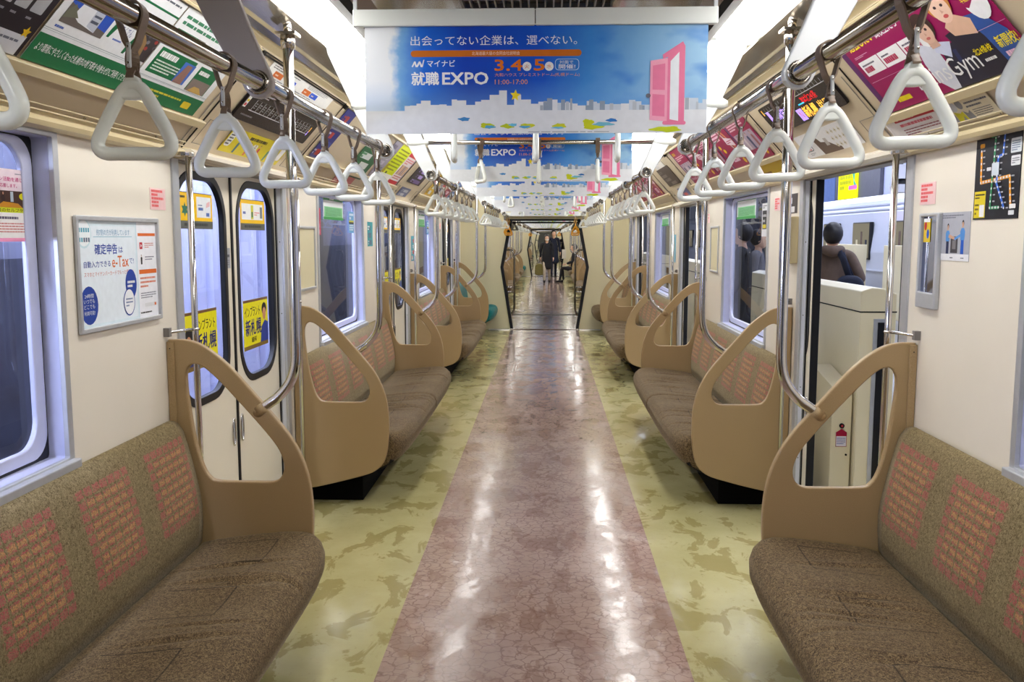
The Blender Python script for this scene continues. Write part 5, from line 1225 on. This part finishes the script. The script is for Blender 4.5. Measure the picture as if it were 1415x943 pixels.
# ------------------------------------------------------------------ people
def skin(joints, edges, m, sub=2, name='body'):
    me = bpy.data.meshes.new(name); ks = list(joints); ix = {k: i for i, k in enumerate(ks)}
    me.from_pydata([joints[k][0] for k in ks], [(ix[a], ix[b]) for a, b in edges], [])
    o = bpy.data.objects.new(name, me); COL.objects.link(o); mo = o.modifiers.new('s', 'SKIN'); mo.branch_smoothing = .6
    if not me.skin_vertices: 
        bpy.context.view_layer.objects.active = o
    sv = me.skin_vertices[0].data if me.skin_vertices else None
    if sv is None: raise RuntimeError('no skin layer')
    for k in ks:
        r = joints[k][1]; sv[ix[k]].radius = (r, r) if not isinstance(r, tuple) else r
        sv[ix[k]].use_root = False
    sv[0].use_root = True
    mo.use_smooth_shade = True
    ss = o.modifiers.new('u', 'SUBSURF'); ss.levels = sub; ss.render_levels = sub
    COL.objects.unlink(o); res = eval_mesh(o); res.materials.clear(); res.materials.append(m)
    for p in res.polygons: p.use_smooth = True; p.material_index = 0
    return res
skin_m = plain('skin', C(226, 180, 150), .5)
hair_m = plain('dark_hair', C(28, 24, 26), .45, var=.2, scale=60, bump=.5, bscale=300)
def cloth(name, r, g, b): return plain(name, C(r, g, b), .8, var=.12, scale=14, bump=.2, bscale=260)
blk = cloth('black_cloth', 22, 22, 28); navy = cloth('navy_cloth', 26, 32, 54); brown = cloth('brown_parka', 98, 80, 70); cream = cloth('cream_trousers', 196, 184, 164)
olive = cloth('olive_bag', 120, 112, 60); white = plain('white_mask', C(236, 236, 238), .7)

def hand(w, d, s, m):
    """wrist point w, direction d downwards: palm with four fingers and a thumb, as (joints, edges)"""
    w = Vector(w); d = Vector(d).normalized(); side = Vector((0, 1, 0)); n = d.cross(side).normalized() * s
    J = {'w': (tuple(w), .022), 'p': (tuple(w + d * .05), (.030, .016)), 'k': (tuple(w + d * .08), (.032, .013))}; E = [('w', 'p'), ('p', 'k')]
    for i in range(4):
        q = w + d * .085 + side * (-.028 + .0185 * i); L = (.055, .068, .074, .062)[i]
        a, b, c = 'a%d' % i, 'b%d' % i, 'c%d' % i
        J[a] = (tuple(q), .0085); J[b] = (tuple(q + d * L * .55 - n * .008), .008); J[c] = (tuple(q + d * L - n * .026), .0068); E += [('k', a), (a, b), (b, c)]
    J['t0'] = (tuple(w + d * .03 + side * -.03), .011); J['t1'] = (tuple(w + d * .065 + side * -.052 - n * .01), .0095); J['t2'] = (tuple(w + d * .092 + side * -.056 - n * .018), .008)
    return J, E + [('w', 't0'), ('t0', 't1'), ('t1', 't2')]

def head_mesh(c, m, face=-1):
    """skull with brow, nose, mouth and ears; looks along Y*face"""
    b = MB(); x, y, z = c
    b.ball((x, y, z), .098, m, sc=(.80, 1.0, 1.18), n=20)
    b.ball((x, y + face * .035, z - .065), .055, m, sc=(.95, .95, .9), n=14)
    b.tube([(x, y + face * .092, z + .02), (x, y + face * .108, z - .012), (x, y + face * .112, z - .025), (x, y + face * .096, z - .035)], [.008, .012, .015, .008], m, 8)
    for q in (-1, 1):
        b.ball((x + q * .080, y, z - .005), .026, m, sc=(.35, .8, 1.15), n=10)
        b.ball((x + q * .033, y + face * .090, z + .012), .012, white, sc=(1.2, .5, .8), n=8); b.ball((x + q * .033, y + face * .0955, z + .012), .0055, hair_m, n=8)
    b.ball((x, y + face * .088, z - .062), .018, plain('lips', C(176, 96, 90), .5), sc=(1.2, .4, .4), n=8)
    return b

def figure(name, label, loc, rot, k, coat, legs, shoes, sit=False, stride=.0, mask=False, hood=False, longcoat=True, longhair=False, bag=None, backpack=False, armbend=0):
    """k = height / 1.7; local: faces -Y"""
    P = {}
    hip = .93 if not sit else .50
    sh = hip + .50
    Z = lambda z: z
    if not sit:
        L = {'l': ((.085, stride, .48), (.09, stride * 1.9, .08)), 'r': ((-.085, -stride * 1.2, .49), (-.09, -stride * 1.3, .08))}
    else: L = {'l': ((.11, -.42, .50), (.11, -.50, .08)), 'r': ((-.11, -.42, .50), (-.10, -.36, .08))}
    legJ = {'pel': ((0, 0, hip), (.13, .10))}; legE = []
    for q, sx in (('l', 1), ('r', -1)):
        kn, an = L[q]
        legJ['h' + q] = ((sx * .085, -.0, hip - .05), .085); legJ['t' + q] = (tuple((Vector((sx * .085, 0, hip - .05)) + Vector(kn)) / 2), .078); legJ['k' + q] = (kn, .058); legJ['c' + q] = (tuple((Vector(kn) * .65 + Vector(an) * .35)), .056); legJ['a' + q] = (an, .040)
        legE += [('pel', 'h' + q), ('h' + q, 't' + q), ('t' + q, 'k' + q), ('k' + q, 'c' + q), ('c' + q, 'a' + q)]
    parts = []
    # the body: neck, head, hands in one mesh with the trunk
    hb = head_mesh((0, -.02, sh + .19), skin_m)
    tj = {'pel': ((0, 0, hip), (.12, .09)), 'wa': ((0, 0, hip + .18), (.115, .085)), 'ch': ((0, 0, hip + .36), (.14, .095)), 'nb': ((0, 0, sh + .03), .06), 'n': ((0, -.01, sh + .08), .048), 'hd': ((0, -.015, sh + .15), .06)}
    te = [('pel', 'wa'), ('wa', 'ch'), ('ch', 'nb'), ('nb', 'n'), ('n', 'hd')]
    hb.mesh(skin(tj, te, skin_m))
    armJ = {'ch': ((0, 0, hip + .36), (.175, .125)), 'nb': ((0, .01, sh + .035), (.095, .085))}; armE = [('ch', 'nb')]
    for q, sx in (('l', 1), ('r', -1)):
        S_ = Vector((sx * .175, 0, sh - .01))
        if armbend and sx == armbend: El = Vector((sx * .30, .06, sh - .26)); Wr = Vector((sx * .13, -.16, sh - .30))
        elif sit: El = Vector((sx * .22, -.03, sh - .27)); Wr = Vector((sx * .12, -.26, sh - .36))
        else: El = Vector((sx * .225, .02 - stride * sx * .4, sh - .28)); Wr = Vector((sx * .235, -.05 - stride * sx * .9, sh - .50))
        armJ['s' + q] = (tuple(S_), .066); armJ['u' + q] = (tuple((S_ + El) / 2), .060); armJ['e' + q] = (tuple(El), .052); armJ['w' + q] = (tuple(Wr), .042)
        armE += [('nb', 's' + q), ('s' + q, 'u' + q), ('u' + q, 'e' + q), ('e' + q, 'w' + q)]
        J, E = hand(Wr, Wr - El, sx, skin_m); hb.mesh(skin(J, E, skin_m, 1))
    parts.append(('body', hb.build('body')))
    cj = dict(armJ); ce = list(armE)
    cj = {'pel': ((0, 0, hip - .02), (.19, .14)), 'wa': ((0, 0, hip + .17), (.175, .13)), **cj}; ce = [('pel', 'wa'), ('wa', 'ch')] + ce
    if longcoat and not sit: cj['hem'] = ((0, 0, hip - .34), (.21, .16)); ce.append(('pel', 'hem')); cj['hem'] = ((0, 0, hip - .30), (.215, .17)); cj['hm2'] = ((0, 0, hip - .46), (.225, .18)); ce.append(('hem', 'hm2'))
    parts.append(('coat', skin(cj, ce, coat)))
    tb_ = MB(); tb_.ball((0, 0, hip - .02), .13, legs, sc=(1.12, .85, .9), n=16)
    for q in 'lr':
        ks = ['h' + q, 't' + q, 'k' + q, 'c' + q, 'a' + q]; tb_.mesh(skin({k_: legJ[k_] for k_ in ks}, list(zip(ks, ks[1:])), legs))
    parts.append(('trousers', tb_.build('trousers')))
    sb = MB()
    for q in 'lr':
        a = Vector(L[q][1]); sb.mesh(skin({'h': ((a.x, a.y + .03, a.z - .03), (.045, .05)), 'm': ((a.x, a.y - .07, a.z - .045), (.042, .038)), 't': ((a.x, a.y - .16, a.z - .05), (.036, .026)), 'a': ((a.x, a.y, a.z + (.30 if longhair else .16) if not sit else a.z + .06), .056)}, [('h', 'm'), ('m', 't'), ('h', 'a')], shoes, 1))
    parts.append(('shoes', sb.build('shoes')))
    h = MB(); hz = sh + .19; h.ball((0, .004, hz + .030), .112, hair_m, sc=(.90, .98, 1.08), n=18)
    if longhair: h.ball((0, .05, hz - .09), .10, hair_m, sc=(.95, .6, 1.4), n=16)
    hm = h.build('hair'); 
    for v in hm.vertices:
        if v.co.y < -.05 and v.co.z < hz + .060: v.co.y = -.05
    parts.append(('hair', hm))
    if mask: mb = MB(); mb.ball((0, -.085, hz - .045), .052, white, sc=(1.1, .62, .8), n=14); parts.append(('face_mask', mb.build('mask')))
    if hood:
        hd = skin({'a': ((-.10, .02, sh + .06), (.05, .045)), 'b': ((-.06, .10, sh + .05), (.065, .055)), 'c': ((0, .13, sh + .03), (.08, .065)), 'd': ((.06, .10, sh + .05), (.065, .055)), 'e': ((.10, .02, sh + .06), (.05, .045))}, [('a', 'b'), ('b', 'c'), ('c', 'd'), ('d', 'e')], coat)
        parts.append(('hood', hd))
    o = thing(name, label, 'person', parts, loc=loc, rot=(0, 0, rot)); o.scale = (k, k, k); return o, sh

# ------------------------------------------------------------------ outside on the right: the platform
pw = plain('platform_white', C(216, 218, 228), .35, var=.02); pcream = plain('screen_door_cream', C(228, 216, 180), .35, var=.03, scale=2); pfl = plain('platform_floor_tile', C(120, 120, 126), .3, var=.1, scale=4)
lavw = plain('station_wall_panel', C(196, 202, 232), .4, var=.02); tr_w = plain('train_paint', C(206, 212, 232), .22, spec=.6, var=.01)
b = MB(); b.box(1.62, -4, -.14, 7.3, 62, -.06, pfl); b.box(1.62, -4, -.061, 1.80, 62, -.055, plain('edge_strip', C(190, 186, 170), .5)); b.box(1.95, -4, -.061, 2.25, 62, -.053, plain('tactile_yellow', C(206, 176, 50), .5))
struct('floor_platform', b.build('platform'))
b = MB(); b.box(1.7, -4, 5.3, 14, 62, 5.4, plain('station_ceiling', C(90, 92, 100), .7)); struct('ceiling_platform', b.build('ceiling'))
b = MB(); b.box(12.6, -4, -1.5, 12.8, 62, 5.29, lavw)
for i in range(40): b.box(12.58, i * 1.6, 0, 12.605, i * 1.6 + .02, 5.28, groove_m)
struct('wall_station', b.build('wall'))
# platform screen doors: boxes with sloped tops between the openings
def screen_box(y0, y1, x0=1.80, w=.20):
    pr = [(0, 0), (w, 0), (w, 1.31), (w * .62, 1.34), (w * .3, 1.345), (0, 1.325)]
    b = MB(); b.mesh(curve_solid([[(p[0], p[1] + .06 - .06) for p in pr]], y1 - y0), pcream, axes((1, 0, 0), (0, 0, 1), (0, 1, 0), (x0, y0, -.05)), smooth=False)
    fixn_ = b.build('box', bevel=.006)
    l = MB(); l.box(x0 - .002, y0 - .002, 1.155, x0 + w + .002, y1 + .002, 1.162, dark_m)
    sl = MB(); sl.box(x0 + .075, y0 - .006, 0, x0 + .155, y0 + .01, 1.12, alu_m); sl.box(x0 + .098, y0 - .010, 0, x0 + .15, y0 - .004, 1.10, rubber_m)
    leafs = MB()
    return [('housing', fixn_), ('seam', l.build('seam')), ('door_slot', sl.build('slot'))]
for i, d in enumerate([DOORS[0] + S * j for j in range(0, 8)]):
    y0, y1 = d + .84, d + S - .98
    thing('platform_screen', 'cream half-height platform screen housing behind the %s bay of the right side' % (ORD[i] if i < 7 else 'far'), 'barrier', screen_box(y0, y1), group='platform screen housings')
cb = MB(); cb.box(1.60, 5.55, .02, 1.795, 5.66, 0, pcream)
pr = [(0, 0), (.30, 0), (.30, .62), (0, .72)]
cab = MB(); cab.mesh(curve_solid([[(0, .02), (.115, .02), (.115, .80), (0, .80)]], .42), pcream, axes((1, 0, 0), (0, 0, 1), (0, 1, 0), (1.675, 5.20, 0)), smooth=False)
cabm = cab.build('cabinet', bevel=.004)
for v in cabm.vertices:
    if v.co.z > .7: v.co.z -= (5.62 - v.co.y) * .18
lab = Print(.062, .085, (226, 220, 226)); lab.rect(0, .72, 1, 1, (170, 24, 60)); lab.poly([(0, .99), (1, .99), (.5, 1.22)], (170, 24, 60)); lab.lines(.1, .15, .9, .65, 4, (110, 110, 160), 2); lab.rect(0, 0, 1, .03, (170, 24, 60)); lab.rect(0, 0, .04, 1, (170, 24, 60)); lab.rect(.96, 0, 1, 1, (170, 24, 60))
lm = lab.mesh('label'); lm.transform(axes((1, 0, 0), (0, 0, 1), (0, -1, 0), (1.735, 5.199, .42)))
kb = MB(); kb.cyl((1.735, 5.20, .50), (1.735, 5.19, .50), .014, dark_m, 14); kb.ball((1.735, 5.19, .50), .007, plain('red_button', C(200, 40, 50), .4), n=8); kb.cyl((1.765, 5.2, .33), (1.765, 5.193, .33), .006, dark_m, 8); kb.cyl((1.70, 5.2, .08), (1.70, 5.193, .08), .006, dark_m, 8)
thing('equipment_cabinet', 'narrow cream cabinet with a red-headed label outside the open right door', 'cabinet', [('body', cabm), ('label', lm), ('button', kb.build('button'))])
pm = plain('view_blocker_dark', C(66, 66, 74), .4); b = MB(); b.box(2.9, 13.9, -.06, 4.05, 14.7, 5.29, pm); thing('platform_pillar', 'added dark pillar that darkens the view through the second right window', 'pillar', b.build('pillar', bevel=.03))  # added to block what lies behind and keep that window dark
# screens on the far edge of the platform
for i in range(5):
    y = 13.2 + i * 3.7
    hb_ = MB(); hb_.box(6.9, y, -.06, 7.15, y + 2.0, 1.40, pcream); hb_.box(6.885, y + .2, .9, 6.9, y + .26, 1.2, alu_m); hb_.box(6.88, y + .35, .95, 6.9, y + .48, 1.05, plain('teal_sticker', C(40, 130, 120), .5))
    thing('platform_screen', 'far platform screen housing in front of the white train', 'barrier', hb_.build('box', bevel=.01), group='far platform screens')
# the train on the other track
T_ = MB(); prof = [(8.0, -.9), (7.86, .2), (7.84, 1.2), (7.95, 2.15), (8.15, 2.45), (8.5, 2.62), (9.6, 2.68), (10.5, 2.4), (10.6, -.9)]
n = len(prof); vs = [(x, y, z) for y in (9, 58) for x, z in prof]; T_.add(vs, [(i, i + 1, n + i + 1, n + i) for i in range(n - 1)] + [tuple(range(n)), tuple(range(2 * n - 1, n - 1, -1))], tr_w)
for z, x in ((2.2, 7.965), (2.32, 8.04), (.75, 7.842)): T_.box(x - .018, 9, z, x + .02, 58, z + .035, tr_w)
tb = fixn(T_.build('body')); wf = MB(); wg = MB(); lit = emit('train_interior_glow', C(190, 182, 160), .4)
pl_ = []
for i in range(18):
    y = 10.15 + i * 2.45
    for y0, y1 in ((y, y + 1.15),):
        pl_.append((y0, y1))
wins = []
for y0, y1 in pl_:
    q = MB(); q.box(7.80, y0 - .04, 1.02, 7.90, y1 + .04, 1.93, rubber_m); q2 = MB(); q2.box(7.79, y0, 1.06, 7.80, y1, 1.90, lit)
    for j in range(3): q2.box(7.785, y0 + .1 + j * .33, 1.02, 7.79, y0 + .22 + j * .33, 1.5 + .2 * (j % 2), [navy, brown, pcream][j % 3])
    wins.append(('window', q.build('w', bevel=.02), [('pane', q2.build('pane'))]))
thing('subway_train', 'pale white subway train standing on the far track of the platform', 'train', [('body', tb)] + wins)
# signs and fixtures over the far track
sg = MB(); sg.box(12.45, 34.9, 2.6, 12.58, 43.5, 4.55, plain('sign_surround', C(96, 96, 106), .5)); sg.box(12.43, 40.2, 3.0, 12.47, 43.2, 4.45, plain('blue_glass', C(110, 130, 180), .1))
yl = emit('yellow_lightbox', C(232, 236, 30), 1.5)
yb = Print(2.4, 1.15, mat=yl, thick=.03); yb.text('お得', .1, .4, .5, .8, (190, 190, 30)) if False else yb.lines(.08, .3, .7, .85, 3, (206, 206, 20), 3, .7); yb.poly([(.72, .9), (.86, .9), (.84, .6), (.95, .45), (.82, .4), (.78, .7)], (60, 190, 160)); yb.rr(.55, .3, .98, .45, .03, (240, 120, 190))
ybm = yb.mesh('face'); ybm.transform(axes((0, -1, 0), (0, 0, 1), (-1, 0, 0), (12.42, 38.4, 3.70)))
thing('advert_lightbox', 'glowing yellow advertisement in a grey surround beyond the far train', 'sign', [('surround', sg.build('surround')), ('face', ybm)])
cc = MB(); cc.cyl((4.6, 12.1, 5.29), (4.6, 12.1, 2.45), .03, rubber_m, 10); cc.box(4.52, 12.0, 2.32, 4.72, 12.15, 2.50, pw); cc.ball((4.62, 12.1, 2.25), .09, rubber_m, n=12); cc.box(4.5, 11.85, 2.14, 4.66, 12.2, 2.24, pw)
thing('ceiling_camera', 'white surveillance camera on a black drop pole over the platform', 'camera', cc.build('camera'))
dp = MB(); dp.box(5.0, 27.0, 2.55, 6.6, 27.2, 2.95, rubber_m); dp.box(5.1, 26.98, 2.6, 5.9, 27.0, 2.85, emit('red_led', C(230, 50, 50), 2)); dp.box(4.7, 27.0, 2.55, 4.98, 27.2, 3.3, rubber_m); dp.box(5.4, 27.05, 2.95, 5.5, 27.15, 5.29, rubber_m)
dp.box(4.78, 26.98, 2.7, 4.9, 27.0, 3.2, emit('green_led', C(60, 220, 120), 2))
thing('departure_sign', 'departure board with red and green lights down the platform', 'sign', dp.build('sign'))
for i in range(6):
    y = 2 + i * 7.5
    for x in (3.2, 6.2, 10.6):
        tb_ = MB(); tb_.box(x - .45, y, 5.20, x + .45, y + 6.2, 5.26, cold_m); tb_.box(x - .5, y - .05, 5.26, x + .5, y + 6.25, 5.298, pw)
        thing('platform_lamp', 'long cold white tube lamp under the platform ceiling', 'lamp', tb_.build('lamp'), group='platform tube lamps')

o, sh = figure('person', 'person in a brown hooded parka seen from behind on the platform', (3.03, 9.7, -.055), PI - .25, 1.01, brown, navy, blk, hood=True, longcoat=False, armbend=-1)
bg = MB(); bg.mesh(curve_solid([chaikin([(-.31, .98), (-.04, .98), (-.02, 1.08), (-.06, 1.24), (-.28, 1.24), (-.33, 1.08)], 2)], .13, .04, 3), navy, axes((1, 0, 0), (0, 0, 1), (0, 1, 0), (0, .145, 0)), smooth=True); bg.tube([(-.06, .16, 1.48), (-.10, .185, 1.40), (-.17, .20, 1.2)], .03, navy, 8, flat=(.035, .012)); bg.tube([(-.1, .15, 1.47), (-.13, .19, 1.38), (-.22, .19, 1.18)], .02, navy, 8, flat=(.02, .01))
t = thing('shoulder_bag', 'navy shoulder bag on the back of the brown parka', 'bag', bg.build('bag'), loc=(3.03, 9.7, -.055), rot=(0, 0, PI - .25))
figure('person', 'person in a black coat standing outside the second right window', (2.42, 11.2, -.055), -2.0, 1.02, blk, navy, blk, longhair=False)
figure('person', 'person in grey clothes beyond the second right window, next to the black coat', (2.85, 12.3, -.055), 1.2, .98, cloth('grey_cloth', 120, 116, 118), navy, blk)
figure('person', 'person in a navy coat waiting on the platform beyond the second right door', (4.2, 19.0, -.055), PI, 1.0, navy, blk, blk)
# people in the next cars
figure('person', 'person in a black coat, pale trousers and white face mask walking in the next car', (.035, 31.2, 0), 0, .935, blk, cream, blk, stride=.10, mask=True, longhair=True)
def bag_mesh(w, h, d, m):
    me = curve_solid([chaikin([(-w * .42, 0), (w * .42, 0), (w * .5, h * .3), (w * .42, h), (-w * .42, h), (-w * .5, h * .3)], 2)], d, d * .3, 3); me.materials.clear(); me.materials.append(m)
    me.transform(axes((1, 0, 0), (0, 0, 1), (0, 1, 0), (0, -d / 2, 0))); return fixn(me)
hn = MB(); hn.tube(crom([(-.09, 0, .36), (-.07, 0, .48), (0, 0, .54), (.07, 0, .48), (.09, 0, .36)], 3, closed=False), .009, olive, 8)
thing('tote_bag', 'olive green tote bag held by the person with the face mask', 'bag', [('bag_body', bag_mesh(.34, .40, .14, olive)), ('handle', hn.build('handle'))], loc=(-.215, 31.17, .26))
figure('person', 'tall person in a dark navy coat behind the person with the face mask', (.30, 36.0, 0), .1, 1.04, navy, navy, blk, stride=.08)
pb = MB(); pb.box(.62, 35.6, .72, .78, 35.68, 1.08, plain('paper_bag', C(214, 206, 190), .6)); thing('paper_bag', 'pale paper bag beside the tall person in navy', 'bag', pb.build('bag', bevel=.01))
figure('person', 'person in black sitting on the right bench of the next car', (.98, 31.6, 0), -PI / 2, 1.0, blk, blk, blk, sit=True)
figure('person', 'person in black standing at the right far down the cars', (.78, 38.5, 0), .2, 1.0, blk, blk, blk)

# ------------------------------------------------------------------ outside on the left: the tunnel wall
tun2 = emit('added_panel_glow', (.70, .75, 1.0, 1), 22)
tun_m = emit('added_tube_glow', (.70, .75, 1.0, 1), 110)
tw = plain('tunnel_concrete', C(92, 94, 112), .85, var=.25, scale=2.2, bump=.6, bscale=30); tp = plain('tunnel_column_paint', C(200, 204, 236), .4, var=.01)
tdark = plain('tunnel_dark_base', C(44, 46, 60), .8, var=.2)
b = MB(); b.box(-3.3, -6, -1.6, -3.1, 62, 1.45, tdark); b.box(-3.32, -6, 1.45, -3.1, 62, 4, tw)
for i in range(16): b.box(-3.1, -5 + i * 4.2, -1.6, -3.02, -4.4 + i * 4.2, 4, tdark)
struct('wall_tunnel', b.build('tunnel'))
b = MB(); b.box(-3.3, -6, 3.9, -1.4, 62, 4.0, tdark); struct('ceiling_tunnel', b.build('tc'))
for i, y in enumerate((-1.6,)):  # added light panel, there only to brighten the window reveal
    b = MB(); b.box(-2.98, y, 1.2, -2.92, y + 2.6, 1.7, tun2); b.box(-3.018, y - .04, 1.16, -2.98, y + 2.64, 1.74, pw)
    thing('tunnel_lamp', 'added cold light panel on the tunnel wall, brightening the nearest left window frame', 'lamp', b.build('lamp'))
for i, (y, w) in enumerate(((6.15, .55), (6.85, 1.05), (8.2, .40), (9.0, .5))):
    b = MB(); b.box(-2.72, y, -1.5, -2.5, y + w, 3.6, tp); 
    for j in range(1): b.box(-2.5, y + w * .6, -1.5, -2.497, y + w * .6 + .01, 3.6, groove_m)
    thing('tunnel_column', 'pale lavender column outside the nearest left door, %s along the track' % ORD[i], 'column', b.build('column', bevel=.02))
for i, y in enumerate((-1.5, 3.6, 8.0, 14, 24)):  # added tube lights that brighten the tunnel side
    b = MB(); b.box(-1.9, y, 3.2, -1.72, y + 3.2, 3.26, tun_m); b.box(-1.95, y, 3.26, -1.68, y + 3.2, 3.898, pw)
    thing('tunnel_lamp', 'added cold tube light in the tunnel, brightening the view outside the left windows', 'lamp', b.build('lamp'), group='added tunnel lights')

# ------------------------------------------------------------------ light and camera
w = bpy.data.worlds.new('world'); SC.world = w; w.use_nodes = True
w.node_tree.nodes['Background'].inputs[0].default_value = (.05, .055, .075, 1); w.node_tree.nodes['Background'].inputs[1].default_value = 1.0
def area(name, loc, rot, sx, sy, power, col):
    l = bpy.data.lights.new(name, 'AREA'); l.shape = 'RECTANGLE'; l.size = sx; l.size_y = sy; l.energy = power; l.color = col
    o = bpy.data.objects.new(name, l); COL.objects.link(o); o.location = loc; o.rotation_euler = rot; return o

F = 1256.0; VX, VY = 756.0, 327.0
ph = math.atan((471.5 - VY) / F); th = math.atan((VX - 707.5) * math.cos(ph) / F)
cam = bpy.data.cameras.new('camera'); cam.sensor_width = 36; cam.lens = 36 * F / 1415; cam.clip_start = .05; cam.clip_end = 200
co = bpy.data.objects.new('camera', cam); COL.objects.link(co); co.location = (.04, 0, 1.58); co.rotation_euler = (PI / 2 - ph, 0, th)
SC.camera = co
vs = SC.view_settings; vs.view_transform = 'Standard'; vs.look = 'None'; vs.gamma = 1; vs.use_curve_mapping = False; vs.exposure = 0.24
